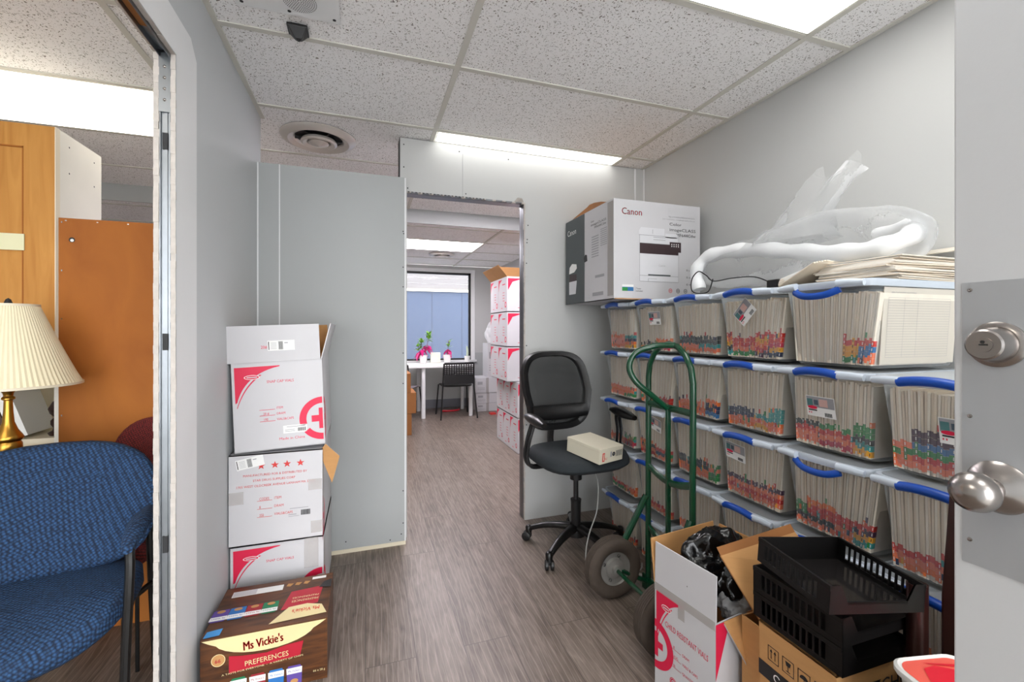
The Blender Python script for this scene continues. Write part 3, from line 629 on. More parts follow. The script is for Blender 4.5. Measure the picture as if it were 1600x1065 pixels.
# ================================================================ FILE BINS
BX = 1.345; PIT = .2712; BW = .293; BDp = .455
EDG = [.556, .852, 1.148, 1.444, 1.74, 2.036, 2.332]
def make_bin(handle='up', label=None):
    root = thing('storage_bin', 'x', 'storage bin')
    q = MB()
    def ring(z, ins, fi, r): return [(p[0]-(.012*max(0, (z-.2)/.06)*max(0, 1-(p[1]/.13)**2) if p[0] < .2 else 0), p[1], p[2]) for p in rdense(fi, -BW/2+ins, BDp-fi*.7, BW/2-ins, r, z)]
    rg = [ring(.002, .024, .056, .03), ring(.008, .021, .050, .034), ring(.09, .018, .038, .034), ring(.18, .014, .024, .032), ring(.238, .011, .016, .03), ring(.244, .006, .006, .028)]
    q.rings(rg, CLEAR, cap=(True, False)); q.build('shell', root, sharp=60)
    q = MB()
    q.rings([ring(.240, .006, .006, .028), ring(.241, .001, 0, .03), ring(.256, .0, -.001, .03), ring(.262, .003, .003, .028), ring(.262, .010, .012, .026), ring(.2585, .012, .014, .024)], RIM, cap=(False, False))
    # white arms of the handle, one each side of the blue grip
    for s_ in (-1, 1):
        q.tube([(-.006, s_*.135, .250), (-.010, s_*.10, .252), (-.015, s_*.064, .252)], [.009, .011, .0115], RIM, 8, flat=1.1)
    q.build('rim', root, sharp=50)
    q = MB(); q.rings([ring(.258, .013, .015, .024), ring(.262, .012, .014, .024), ring(.2625, .03, .04, .02)], LIDM, cap=(False, True)); q.build('lid', root)
    q = MB()
    if handle == 'up':
        path = spline([(-.014, -.068, .250), (-.017, -.035, .256), (-.018, 0, .258), (-.017, .035, .256), (-.014, .068, .250)], 3)
        q.tube(path, [.0125]*len(path), BLUEH, 12, flat=1.0)
    else:
        path = spline([(-.012, -.072, .236), (-.022, -.04, .222), (-.024, 0, .218), (-.022, .04, .222), (-.012, .072, .236)], 3)
        q.tube(path, [.009]*len(path), BLUEH, 10, flat=1.2)
        q.tube([(-.012, -.066, .24), (-.006, -.072, .248)], .006, BLUEH, 8); q.tube([(-.012, .066, .24), (-.006, .072, .248)], .006, BLUEH, 8)
    q.build('handle', root, label='blue moulded handle grip')
    if label:
        q = MB(); yy, zz, rot = label
        M_ = frame((.020, 0, .17), (0, -1, 0), (-.16, 0, 1)) @ T(yy, zz, .004) @ RZ(rot)
        q.rect(-.046, -.03, .046, .036, PAPER, M_, 0); q.rect(-.044, .0, .044, .034, GREYP, M_, .0005)
        q.rect(-.042, .004, -.024, .026, mat('label_teal', (74, 120, 122), .5), M_, .0009); q.rect(-.003, .004, .024, .028, mat('label_pink', (206, 168, 160), .5), M_, .0009); q.rect(-.020, .008, -.006, .024, mat('label_slate', (70, 84, 98), .5), M_, .0009)
        q.poly([(-.026+.016*math.cos(k*PI/8), -.001+.0055*math.sin(k*PI/8)) for k in range(16)], RED, M_, .0013)
        q.rect(-.04, -.012, -.012, -.008, BLK, M_, .0009); q.rect(-.04, -.021, -.037, -.016, RED, M_, .0009); q.rect(-.033, -.021, -.030, -.016, RED, M_, .0009)
        for k in range(9): q.rect(.012+.0026*k, -.026, .0135+.0026*k, -.014, BLK, M_, .0009)
        q.build('label', root, label='small printed product card on the front')
    return root
protos = {}
def get_bin(kind, label=None):
    if (kind, label) not in protos: protos[(kind, label)] = make_bin(kind, label); return protos[(kind, label)]
    return copy_tree(protos[(kind, label)])
rown = {4: 'top', 3: 'second from top', 2: 'middle', 1: 'second from floor', 0: 'floor'}
coln = ['nearest the door', 'second from the door', 'third from the door', 'fourth from the door', 'fifth from the door', 'farthest from the door']
# palettes: list of stretches (share of the width from the far end, stack of sticker colours from the floor up)
sal = ['salmon', 'orange', 'salmon', 'red']
PAL = {
 (0, 3): [(.18, ['salmon', 'orange', 'green', 'salmon']), (1, ['salmon', 'red', 'green', 'blue', 'purple', 'purple'])],
 (0, 2): [(.45, ['orange', 'salmon', 'red']), (.75, ['navy', 'yellow', 'teal', 'red']), (1, ['navy', 'orange', 'yellow', 'red'])],
 (0, 1): [(1, sal)], (0, 0): [(1, sal)],
 (1, 4): [(.66, []), (.85, ['green', 'yellow', 'yellow', 'red']), (1, ['salmon', 'blue', 'blue', 'red'])],
 (1, 3): [(.35, ['salmon', 'salmon', 'red', 'black']), (.8, ['crimson', 'salmon', 'red', 'green']), (1, ['yellow', 'teal', 'black', 'green', 'green'])],
 (1, 2): [(.15, ['salmon', 'black', 'green', 'green']), (.55, ['salmon', 'black', 'red', 'red', 'orange']), (.8, ['orange', 'salmon', 'red', 'red']), (1, ['teal', 'yellow', 'purple', 'red'])],
 (1, 1): [(1, sal)], (1, 0): [(1, sal)],
 (2, 4): [(.1, ['teal', 'black', 'yellow', 'orange', 'red']), (.55, ['green', 'salmon', 'red', 'red']), (.8, ['purple', 'red', 'orange', 'yellow', 'red']), (1, ['navy', 'yellow', 'crimson', 'red', 'red'])],
 (2, 3): [(.5, ['orange', 'salmon', 'navy', 'navy']), (.8, ['yellow', 'salmon', 'teal']), (1, ['salmon', 'orange', 'teal', 'teal', 'teal'])],
 (2, 2): [(1, ['salmon', 'red', 'salmon', 'purple'])], (2, 1): [(1, ['salmon', 'orange'])], (2, 0): [(1, sal)],
 (3, 4): [(.5, ['orange', 'salmon', 'black', 'black']), (1, ['salmon', 'teal', 'black', 'black'])],
 (3, 3): [(.7, ['salmon', 'orange', 'salmon']), (1, ['blue', 'navy', 'navy', 'orange'])],
 (3, 2): [(.8, ['salmon', 'orange', 'black', 'black']), (1, ['green', 'green', 'salmon', 'green'])],
 (3, 1): [(.5, ['salmon', 'orange']), (1, ['salmon', 'navy'])], (3, 0): [(1, sal)],
 (4, 4): [(.5, ['red', 'black']), (1, ['crimson', 'orange', 'orange'])],
 (4, 3): [(.5, ['salmon', 'green']), (1, ['red', 'red'])], (4, 2): [(.5, ['red', 'salmon', 'black', 'orange']), (1, ['salmon', 'navy', 'red'])],
 (4, 1): [(1, ['salmon', 'red'])], (4, 0): [(1, ['salmon'])],
 (5, 4): [(.6, ['salmon', 'pink', 'pink', 'salmon']), (1, ['yellow', 'orange', 'navy', 'teal'])],
 (5, 3): [(.6, ['salmon', 'orange', 'salmon']), (1, ['green', 'orange', 'salmon'])],
 (5, 2): [(.6, ['pink', 'salmon']), (1, ['crimson', 'red', 'green'])], (5, 1): [(.6, ['green', 'red']), (1, ['orange', 'salmon'])], (5, 0): [(1, ['salmon', 'red'])]}
look = {(0, 3): 'cream folder with purple and blue tabs', (0, 2): 'cream folder with orange and red tabs', (1, 4): 'pale mostly untabbed folder', (1, 3): 'cream folder with black or green topped tabs',
        (1, 2): 'cream folder with mixed red tabs', (2, 4): 'cream folder with tall red and yellow tabs', (2, 3): 'cream folder with salmon and teal tabs', (2, 2): 'cream folder with salmon and purple tabs'}
big = list(look)
HK = {(1, 4): 'down', (1, 2): 'down'}
LB = {(0, 3): (.045, -.035, 0), (1, 3): (-.01, -.03, 0), (2, 4): (.0, .01, .75), (2, 2): (-.045, .015, -.1), (4, 4): (.04, .0, 0), (4, 2): (.05, .02, -.2)}
def folder_geo(q, x, y, z, hh, lean, cols, ph, th, depth, m, glyph=False):
    M = T(x, y, z) @ RX(lean)
    q.box((0, -th/2, 0), (depth, th/2, hh), m, M)
    zz = ph
    for c in cols:
        q.box((-.0004, -th/2-.0004, zz), (.014, th/2+.0004, zz+.0165), SCOL[c], M)
        if glyph: q.box((-.0007, -th*.2, zz+.004), (-.0003, th*.2, zz+.0125), PAPER if c not in ('yellow', 'pink') else BLK, M)
        zz += .0172
rest = MB(); rf = random.Random(11)
for c in range(6):
    yc = (EDG[c]+EDG[c+1])/2
    for r in range(5):
        if c == 0 and r == 4: continue
        bn = get_bin(HK.get((c, r), 'up'), LB.get((c, r)))
        jx = rf.uniform(-.006, .006); jy = rf.uniform(-.002, .002)
        if c == 0: jx -= .008
        if (c, r) == (1, 4): jx += .0
        bn.location = (BX+jx, yc+jy, r*PIT+.0005); bn.rotation_euler = (0, 0, rf.uniform(-.006, .006))
        feat = {(1, 4): 'pale files', (0, 3): 'purple-tabbed files', (2, 4): 'red and yellow tabbed files', (2, 2): 'purple-tabbed files', (1, 3): 'green-tabbed files', (2, 3): 'teal-tabbed files'}.get((c, r), 'files')
        bn['label'] = 'clear bin of %s, %s bin in stack %s' % (feat, {4: 'top', 3: 'top' if c == 0 else 'second', 2: 'second' if c == 0 else 'third', 1: 'third' if c == 0 else 'fourth', 0: 'floor'}[r], coln[c].replace('from the', 'from').replace('the door', 'door'))
        bn['group'] = 'clear file bins stacked along the right wall'
        n = 37; y0 = yc+jy-.113; y1 = yc+jy+.113
        prevlean = rf.uniform(-.06, .03); tgt = rf.uniform(-.03, .08)
        for k in range(n):
            u = k/(n-1); y = y1+(y0-y1)*u                            # from the far end (left in the picture) towards the camera
            pal = next(p for s_, p in PAL[(c, r)] if u <= s_+1e-6)
            lean = prevlean+(tgt-prevlean)*u+rf.uniform(-.007, .007)
            lean = max(-.13, min(.13, lean-.11*(.5-u)))
            hh = .214+rf.uniform(-.006, .006)+(.004 if k % 7 == 0 else 0)
            cols = list(pal)
            if cols and rf.random() < .35: cols[rf.randrange(len(cols))] = rf.choice(['salmon', 'red', 'orange', 'yellow', 'teal', 'green', 'navy'])
            if cols and rf.random() < .10: cols.append(rf.choice(['red', 'orange', 'green', 'purple']))
            if rf.random() < .06: cols = cols[:-1]
            th = .0053; x = BX+jx+.048+rf.uniform(0, .004)-.0*u; ph = .002+rf.uniform(0, .012)
            zb = r*PIT+.0105; m = FOLD if k % 3 else FOLD2
            if (c, r) in big:
                q = MB(); folder_geo(q, 0, 0, 0, hh, 0, cols, ph, th, .345, m, k % 4 == 0)
                o = q.build('file_folder'); o.location = (x, y, zb); o.rotation_euler = (lean, 0, 0)
                tag(o, '%s, %s bin of stack %s' % (look[(c, r)], {4: 'top', 3: 'top' if c == 0 else 'second', 2: 'second' if c == 0 else 'third'}[r], coln[c].replace('from the', 'from').replace('the door', 'door')), 'folder', 'folders in bin %d of stack %d' % (r+1, c+1))
            else: folder_geo(rest, x, y, zb, hh, lean, cols, ph, th, .345, m)
o = rest.build('file_folder'); tag(o, 'remaining cream file folders with coloured tabs packed in the bins', 'folders', kind='stuff')
# printed form on the near cover of the top bin in the second stack
q = MB(); M_ = frame((1.412, EDG[1]+.0215, 4*PIT+.014), (1, 0, 0), (0, -.060, 1))
q.box((0, 0, -.002), (.335, .225, 0), mat('form_card', (206, 200, 188), .8), M_); q.text('PROGRESS NOTES', .03, .205, .010, GREYP, M_, width=.11)
for k in range(24): q.rect(.02, .02+.0076*k, .30, .0206+.0076*k, GREYP, M_, .0006)
for x in (.02, .09, .15, .30): q.rect(x, .02, x+.0007, .195, GREYP, M_, .0006)
tag(q.build('form_folder'), 'folder with a lined form facing out of the top bin side', 'folder')
# pile of loose folders on top of the second stack
def loose(x, y, z, rx, ry, rz, W=.30, D=.235, lab='flat'):
    q = MB(); q.box((-W/2, -D/2, 0), (W/2, D/2, .0035), FOLD if int(z*1000) % 2 else FOLD2); q.box((-W/2, -D/2+.004, .0035), (W/2-.006, D/2-.002, .0050), PAPER)
    o = q.build('loose_folder'); o.location = (x, y, z); o.rotation_euler = (rx, ry, rz)
    tag(o, 'loose cream folder lying %s on the tallest near bin' % lab, 'folder', 'loose folders %s on top of the bins' % lab)
zt = 5*PIT-.005
rp = random.Random(5)
for k in range(12): loose(1.62+rp.uniform(-.012, .012), .985+rp.uniform(-.008, .008), zt+.0055*k, 0, 0, rp.uniform(-.08, .08))
for k in range(6): loose(1.56+.003*k, 1.13+.011*k*.5, zt+.038-.004*k*0+.003*k, -.42+.02*k, 0, .06*k-.1, .28, .16, 'fanned')
q = MB(); q.box((-.15, -.12, 0), (.15, .12, .003), FOLD2); q.box((.10, -.12, 0), (.20, .12, .003), FOLD2, T(0, 0, 0) @ RY(-.25)); q.box((-.13, -.03, .003), (-.09, .03, .006), DARK)
o = q.build('loose_folder'); o.location = (1.63, .975, zt+.0055*12+.001); tag(o, 'topmost loose folder with a bent-up cover and dark clip', 'folder')
# ---------------------------------------------------------------- printer carton
t = thing('printer_carton', 'large white and grey printer carton on top of the far bins', 'box', (1.225, 2.005, 5*PIT+.004))
W_, D_, H_ = .55, .575, .525
DG = mat('carton_grey_print', (74, 80, 82), .5); LG = mat('carton_light_print', (210, 210, 214), .5); CR = mat('logo_red', (206, 16, 38), .4); MAR = mat('printer_black_print', (52, 34, 38), .4)
q = MB(); shell_box(q, W_, D_, H_, CART, KRAFT, False, .005)
q.box((.006, .006, H_-.02), (W_-.006, D_-.006, H_-.016), KRAFT)
q.rect(.005, .001, W_-.005, .006, KRAFT, FR, .0007)
q.text('Canon', .045, .447, .050, CR, FR, width=.125); q.text('Canon', .0458, .447, .050, CR, FR, width=.125)
q.text('Color', .345, .408, .022, BLK, FR, width=.08); q.text('imageCLASS', .345, .378, .024, BLK, FR, width=.175); q.text('MF644Cdw', .39, .350, .024, BLK, FR, width=.13)
q.text('High performance, professional print quality', .34, .453, .010, GREYP, FR, width=.175); q.text('Laser multifunction, monochrome quality all in one', .30, .438, .010, GREYP, FR, width=.215)
px = lambda u, v: (u*W_, v*H_)
def pr(u0, v0, u1, v1, m, off): q.rect(u0*W_, v0*H_, u1*W_, v1*H_, m, FR, off)
pr(.285, .19, .735, .66, LG, .0008); pr(.285, .47, .735, .575, MAR, .0012); pr(.29, .60, .72, .655, LG, .001)
q.poly([px(.28, .66), px(.57, .66), px(.57, .735), px(.30, .735), px(.275, .70)], LG, FR, .001); q.poly([px(.58, .645), px(.72, .645), px(.72, .69), px(.58, .69)], LG, FR, .001)
pr(.275, .655, .57, .66, GREYP, .0014); pr(.43, .675, .435, .72, GREYP, .0014); pr(.44, .615, .58, .62, GREYP, .0014); pr(.44, .64, .58, .645, GREYP, .0014); pr(.285, .245, .735, .249, GREYP, .0014); pr(.38, .248, .64, .262, DG, .0016); pr(.285, .186, .735, .19, GREYP, .0014)
pr(.285, .575, .735, .579, GREYP, .0014)
for a_ in (.283, .733): pr(a_, .19, a_+.003, .66, GREYP, .0014)
pr(.38, .215, .48, .218, GREYP, .0016); pr(.38, .19, .384, .218, GREYP, .0016)
pr(.63, .50, .765, .605, MAR, .0018)
for a_ in range(4):
    for c_ in range(2): pr(.65+.026*a_, .555+.02*c_, .66+.026*a_, .567+.02*c_, PAPER, .0022)
q.text('Canon', .50*W_, .345*H_, .016, DG, FR, width=.045)
pr(.09, .085, .215, .125, SCOL['blue'], .001); pr(.09, .085, .15, .12, SCOL['green'], .0014); pr(.09, .125, .215, .15, PAPER, .001); q.text('Easy Setup', .055, .068, .008, BLK, FR, width=.055)
q.text('Toner', .135, .055, .012, BLK, FR); q.text('included', .135, .042, .012, BLK, FR); pr(.235, .075, .238, .13, GREYP, .001)
for k in range(4):
    cx = (.64+.09*k)*W_; q.arc(cx, .10*H_, .009, .012, 0, 2*PI, (CR, BLK, DG, GREYP)[k], FR, 12, .001); q.rect(cx-.006, .096*H_, cx+.006, .104*H_, (CR, BLK, DG, GREYP)[k], FR, .0012)
for k, s_ in enumerate(('LASER', 'Automatic', 'Wireless')): q.text(s_, .86*W_, (.31-.075*k)*H_, .012, BLK, FR, width=.06); q.arc(.84*W_, (.32-.075*k)*H_, .003, .005, 0, 2*PI, BLK, FR, 10, .001)
SL = frame((0, D_, 0), (0, -1, 0), (0, 0, 1))
q.rect(0, .001, .255, H_-.001, DG, SL, .0007); q.text('Canon', .025, .43, .05, PAPER, SL, width=.12, off=.0012)
q.poly([(.05, .06), (.14, .06), (.155, .14), (.15, .175), (.06, .165), (.05, .14)], LG, SL, .001); q.poly([(.05, .19), (.12, .195), (.155, .215), (.15, .24), (.09, .25), (.055, .23)], PAPER, SL, .001); q.poly([(.05, .14), (.155, .14), (.15, .18), (.06, .185)], MAR, SL, .0012)
q.text('Color', .33, .45, .016, BLK, SL); q.text('imageCLASS', .33, .43, .018, BLK, SL, width=.17); q.text('MF644Cdw', .37, .41, .018, BLK, SL, width=.13)
for k in range(9): q.rect(.34, .25+.014*k, .42, .256+.014*k, GREYP, SL, .001); q.rect(.44, .30+.011*k, .51, .304+.011*k, GREYP, SL, .001)
q.rect(.38, .13, .48, .145, GREYP, SL, .001); q.rect(.35, .03, .47, .05, GREYP, SL, .001)
q.poly([(.255, .235), (.29, .24), (.285, .275), (.262, .28), (.245, .262)], BLK, SL, .0012)
q.build('body', t, bevel=.0012)
q = MB(); q.rect(.515, .02, .573, H_-.01, TAPE, SL, .002); q.build('tape', t)
q = MB(); q.poly([(.05, 0), (.53, 0), (.42, .035), (.33, .055), (.27, .06), (.25, .05), (.1, .02)], KRAFTD, frame((.006, D_, H_-.008), (0, -1, 0), (.35, 0, 1)), 0)
q.poly([(.53, 0), (.05, 0), (.1, .02), (.25, .05), (.27, .06), (.33, .055), (.42, .035)], KRAFTD, frame((.003, D_, H_-.008), (0, -1, 0), (.35, 0, 1)), 0)
q.build('flap', t)
# ---------------------------------------------------------------- clear bag with white padded tube, adaptor and cord
WP = mat('white_foam', (236, 238, 240), .45, var=.02)
zt2 = 5*PIT
pa = spline([(1.50, 1.70, zt2+.035), (1.50, 1.715, zt2+.12), (1.52, 1.66, zt2+.185), (1.54, 1.52, zt2+.19), (1.55, 1.36, zt2+.165), (1.56, 1.22, zt2+.135), (1.57, 1.08, zt2+.11), (1.60, .98, zt2+.115), (1.66, .93, zt2+.15), (1.72, .97, zt2+.185), (1.74, 1.08, zt2+.175)], 5)
q = MB(); q.tube(pa, [.030+.004*math.sin(i*1.3) for i in range(len(pa))], WP, 14)
tag(q.build('foam_tube'), 'white bent padded tube inside the clear bag on the bins', 'tube')
def blob(q, fn, m, nu=36, nv=20):
    vs = []; fs = []
    for i in range(nu):
        for j in range(nv+1): vs.append(fn(2*PI*i/nu, PI*j/nv))
    for i in range(nu):
        for j in range(nv):
            a = i*(nv+1)+j; b2 = ((i+1) % nu)*(nv+1)+j; fs.append((a, b2, b2+1, a+1))
    q.add(vs, fs, m, None, True)
def bagf(u, v):
    y = 1.315-.46*math.cos(v)*-1; s_ = math.sin(v)**.5
    x = 1.60+.12*s_*math.cos(u); z = zt2+.012+max(0, .125+.125*s_*math.sin(u)*(1+.15*math.cos(3*v)))
    n = noise.noise_vector(Vector((x*9, y*9, z*9)))
    return (x+n.x*.02, y+n.y*.02, max(zt2+.003, z+n.z*.025*s_))
t = thing('plastic_bag', 'clear plastic bag with twisted upright neck on top of bins', 'bag', (0, 0, 0))
q = MB(); blob(q, bagf, FILM, 40, 28); q.build('bag_body', t, sharp=80)
q = MB(); rg = []
for i in range(15):
    s_ = i/14; cz = zt2+.19+.235*s_; cy = 1.33-.20*s_**1.2; R_ = .13*(1-s_)**1.6+.038+.075*max(0, s_-.4)
    ring = []
    for k in range(20):
        a = 2*PI*k/20; rr = R_*(1+.18*math.sin(5*a+6*s_)); fl = .35+.5*(1-s_)
        p = Vector((1.62+rr*fl*math.cos(a)*.8, cy+rr*math.sin(a), cz+.03*math.sin(3*a+2)*s_)); n = noise.noise_vector(p*22)*.010; ring.append(p+n)
    rg.append(ring)
q.rings(rg, FILM, cap=(False, False)); q.build('bag_neck', t, sharp=80)
q = MB(); q.box((1.425, 1.215, zt2), (1.475, 1.265, zt2+.03), BLACKH); tag(q.build('power_adaptor', bevel=.004), 'small black power adaptor on bins beside the fanned folders', 'adaptor')
q = MB(); q.tube(spline([(1.44, 1.25, zt2+.016), (1.44, 1.33, zt2+.05), (1.42, 1.42, zt2+.055), (1.40, 1.5, zt2+.05), (1.395, 1.54, zt2+.08), (1.39, 1.58, zt2+.10), (1.39, 1.62, zt2+.07), (1.39, 1.62, zt2+.02), (1.395, 1.58, zt2+.004), (1.40, 1.53, zt2+.01), (1.40, 1.505, zt2+.06)], 6), .0025, BLACKH, 6)
tag(q.build('adaptor_cord'), 'thin black cord looping over the front of the bins', 'cord')
# ================================================================ OFFICE CHAIR
t = thing('office_chair', 'black mesh-back swivel chair standing before the back wall', 'chair', (1.10, 2.19, 0), math.radians(3))
q = MB()
def sup(cx, cy, a_, b_, p, n=28): return [(cx+a_*abs(math.cos(k*2*PI/n))**(2/p)*(1 if math.cos(k*2*PI/n) >= 0 else -1), cy+b_*abs(math.sin(k*2*PI/n))**(2/p)*(1 if math.sin(k*2*PI/n) >= 0 else -1)) for k in range(n)]
rg = []
for z, s_ in ((.475, .72), (.480, .90), (.50, 1.0), (.525, 1.0), (.540, .95), (.546, .85), (.545, .4)): rg.append([(x, y, z+(.012*(1-((y+.02)/.24)**2) if z > .53 else 0)-(.02*max(0, (-y-.15)/.1) if z > .5 else 0)) for x, y in sup(0, -.02, .252*s_, .235*s_, 3)])
q.rings(rg, FABB); q.build('seat', t, sharp=80)
def backpt(u, v):                                                     # u -1..1, v 0..1 up
    z = .60+.47*v; y = .235-.035*math.sin(PI*min(1, v*1.4))*1.0+.07*v; y -= .045*u*u*.9*-1*-1
    return Vector((u*.225, y, z))
outer = []; inner = []
for k in range(40):
    a = 2*PI*k/40; c_ = math.cos(a); s_ = math.sin(a)
    u = abs(c_)**(2/3.4)*(1 if c_ >= 0 else -1); v = abs(s_)**(2/3.4)*(1 if s_ >= 0 else -1)
    tap = 1-.10*(1-v)/2 if v < 0 else 1
    outer.append((u*tap, .5+.5*v)); inner.append((u*tap*.80, .50+.5*v*.84+.01))
q = MB()
rg = [[backpt(u, v)+Vector((0, 0, 0)) for u, v in outer], [backpt(u*.97, .5+(v-.5)*.98)+Vector((0, -.014, 0)) for u, v in outer], [backpt(u*1.03, .5+(v-.5)*1.03)+Vector((0, -.014, 0)) for u, v in inner], [backpt(u, v) for u, v in inner], [backpt(u, v)+Vector((0, .02, 0)) for u, v in inner], [backpt(u, v)+Vector((0, .02, 0)) for u, v in outer]]
q.rings(rg, BLACKH, loop=True); q.build('back_frame', t, sharp=60)
q = MB(); vs = []; n_ = 14
fs = []
cidx = backpt(0, .51); q.add([cidx]+[backpt(u*1.02, .5+(v-.5)*1.02)+Vector((0, .004, 0)) for u, v in inner], [(0, k+1, (k+1) % 40+1) for k in range(40)], MESHB, None, True); q.build('back_mesh', t)
q = MB()
rg = []
for i in range(11):
    u = -.80+1.6*i/10; cv = .22+.05*abs(u)**2
    rg.append([backpt(u, cv+dv)+Vector((0, dy, 0)) for dv, dy in ((-.09*(1-.4*abs(u)**3), .0), (-.07, -.022), (.0, -.03), (.09, -.022), (.11*(1-.4*abs(u)**3), 0), (.05, .012), (-.05, .012))])
q.rings(rg, BLACKH); q.build('lumbar_support', t, sharp=70)
q = MB(); q.tube(spline([(0, .10, .465), (0, .26, .46), (0, .315, .52), (0, .30, .62), (0, .275, .70)], 5), .018, BLACKH, 8, flat=1.6); q.box((-.035, -.02, .44), (.035, .16, .472), BLACKH); q.box((-.13, -.15, .462), (.13, .15, .476), BLACKH); q.build('mechanism', t, bevel=.003)
for s_ in (-1, 1):
    q = MB()
    for dy in (-.018, .018): q.tube(spline([(s_*.20, .02+dy, .468), (s_*.265, .02+dy, .475), (s_*.29, .02+dy, .53), (s_*.285, .0+dy, .62), (s_*.268, -.01+dy, .69), (s_*.262, -.02+dy, .715)], 5), .009, BLACKH, 8)
    af = q.build('arm_bracket', t)
    q = MB(); rg = []
    for i in range(9):
        f = i/8; y = -.16+.22*f; e_ = math.sin(PI*max(.04, min(.96, f)))**.35
        rg.append([(s_*.27+.034*e_*math.cos(2*PI*k/12), y, .735+.026*e_*math.sin(2*PI*k/12)-.012*(1-f)**2) for k in range(12)])
    q.rings(rg, BLACKG); q.build('arm_rest', t, sharp=60)
q = MB(); q.lathe([(.026, .09), (.028, .25), (.030, .27), (.014, .27), (.014, .45), (.033, .45), (.033, .38), (.034, .45)], BLACKH, n=18); q.build('gas_lift', t)
q = MB(); q.lathe([(.0001, .13), (.045, .128), (.05, .10), (.05, .075), (.0001, .075)], BLACKH, n=20)
RB = .272
for k in range(5):
    a = math.radians(142+72*k-3); dx, dy = math.cos(a), math.sin(a)
    rg = []
    for i in range(9):
        f = i/8; rr = .03+(RB-.03)*f; z = .118-.052*f**2.2; hw = .030-.012*f; hh = .020-.006*f
        rg.append([(rr*dx-dy*hw*math.cos(2*PI*j/10), rr*dy+dx*hw*math.cos(2*PI*j/10), z+hh*math.sin(2*PI*j/10)) for j in range(10)])
    q.rings(rg, BLACKG); q.lathe([(.018, .05), (.019, .078), (.012, .086), (.0001, .087)], BLACKG, T(RB*dx, RB*dy, 0), 12)
q.build('star_base', t, sharp=60)
for k in range(5):
    a = math.radians(142+72*k-3); M_ = T(RB*math.cos(a), RB*math.sin(a), .026) @ RZ(a+.7*k)
    q = MB()
    for s_ in (-1, 1): q.lathe([(.0001, -.009), (.020, -.009), (.025, -.006), (.025, .006), (.020, .009), (.0001, .009)], BLACKH, M_ @ T(.012, s_*.014, 0) @ RX(PI/2), 16)
    q.box((-.012, -.006, .0), (.018, .006, .03), BLACKH, M_); q.build('caster', t)
# small carton on the seat
t = thing('small_carton', 'small cream carton lying on the black office chair seat', 'box', (1.13, 2.02, .550), math.radians(20))
t.rotation_euler = (math.radians(5), 0, math.radians(18))
q = MB(); CRB = mat('cream_carton', (208, 202, 182), .6, var=.03); q.box((-.085, -.10, 0), (.085, .13, .075), CRB); Mf = frame((-.085, -.10, 0), (1, 0, 0), (0, 0, 1))
q.text('WALLY', .035, .018, .018, REDT, Mf, rot=PI/2*.0, width=.02); q.rect(.018, .012, .035, .055, REDT, Mf, .0008); q.rect(.024, .018, .030, .05, CRB, Mf, .0012)
q.arc(.10, .04, .002, .011, 0, 2*PI, BLK, Mf, 14, .0008); q.rect(.075, .028, .086, .055, GREYP, Mf, .0008)
for k in range(6): q.rect(.117+.008*k, .025, .121+.008*k, .055, BLK if k % 2 else DG, Mf, .0008)
q.build('body', t, bevel=.002)
q = MB(); q.box((-.086, -.101, .060), (.086, .131, .0765), CRB); q.build('lid', t, bevel=.002)
q = MB(); q.tube(spline([(1.20, 2.30, .44), (1.19, 2.12, .40), (1.17, 2.08, .25), (1.10, 2.04, .14), (1.06, 2.0, .06), (1.05, 1.95, .008), (1.12, 1.88, .005), (1.22, 1.87, .005), (1.30, 1.88, .005), (1.345, 1.93, .005)], 6), .0035, mat('grey_cable', (170, 170, 168), .5), 6)
tag(q.build('power_cable'), 'grey cable trailing from under the office chair across the floor', 'cable')
q = MB(); q.tube(spline([(1.27, 1.85, .006), (1.29, 1.78, .012), (1.30, 1.70, .006), (1.33, 1.66, .006)], 6), .006, mat('white_cable', (180, 176, 170), .5), 6); q.box((1.285, 1.715, .002), (1.315, 1.76, .02), mat('white_cable', (180, 176, 170)))
tag(q.build('extension_cable'), 'dusty white cable and plug on the floor before bins', 'cable')
# ================================================================ HAND TRUCK
t = thing('hand_truck', 'green steel hand truck with pneumatic tyres leaning by the bins', 'hand truck', (1.06, 1.57, 0))
rx_ = .175; yA, yB2 = .155, -.135; R_ = .013
q = MB()
loopp = [(rx_, yA, .02), (rx_, yA, .5), (rx_+.002, yA, .90)]
for i in range(9): a = PI*i/8; loopp.append((rx_+.002, .01+.145*math.cos(a), .985+.155*math.sin(a)))
loopp += [(rx_+.002, yB2, .90), (rx_, yB2, .5), (rx_, yB2, .02)]
q.tube(loopp, R_, GREEN, 12); q.build('frame_rail', t)
q = MB(); q.tube(spline([(rx_, -.03, 1.135), (rx_-.06, .03, 1.13), (rx_-.14, .05, 1.10), (rx_-.17, .05, 1.04), (rx_-.15, .03, .98), (rx_-.08, .015, .92), (rx_-.01, .01, .865)], 5), R_, GREEN, 12); q.build('loop_handle', t)
q = MB(); q.box((rx_-.012, .003, .20), (rx_+.006, .019, .87), GREEN); q.build('centre_strut', t, bevel=.002)
for z in (.865, .58, .30):
    q = MB(); pts = [(rx_+.0+.028*math.sin(PI*i/8)*0-.028*math.sin(PI*i/8)*-0, yA+(yB2-yA)*i/8, z-.035*math.sin(PI*i/8)) for i in range(9)]
    if z > .8: pts = [(p[0], p[1], z) for p in pts]
    q.tube(pts, .010, GREEN, 8, flat=1.5); q.build('cross_bar', t)
for y in (yA, yB2):
    q = MB()
    q.tube([(0.0, y+(.03 if y > 0 else -.03), .135), (.05, y+(.02 if y > 0 else -.02), .22), (rx_-.01, y, .44)], .015, GREEN, 10)
    q.tube([(0.0, y, .135), (rx_, y, .04)], .010, GREEN, 10)
    q.build('wheel_bracket', t)
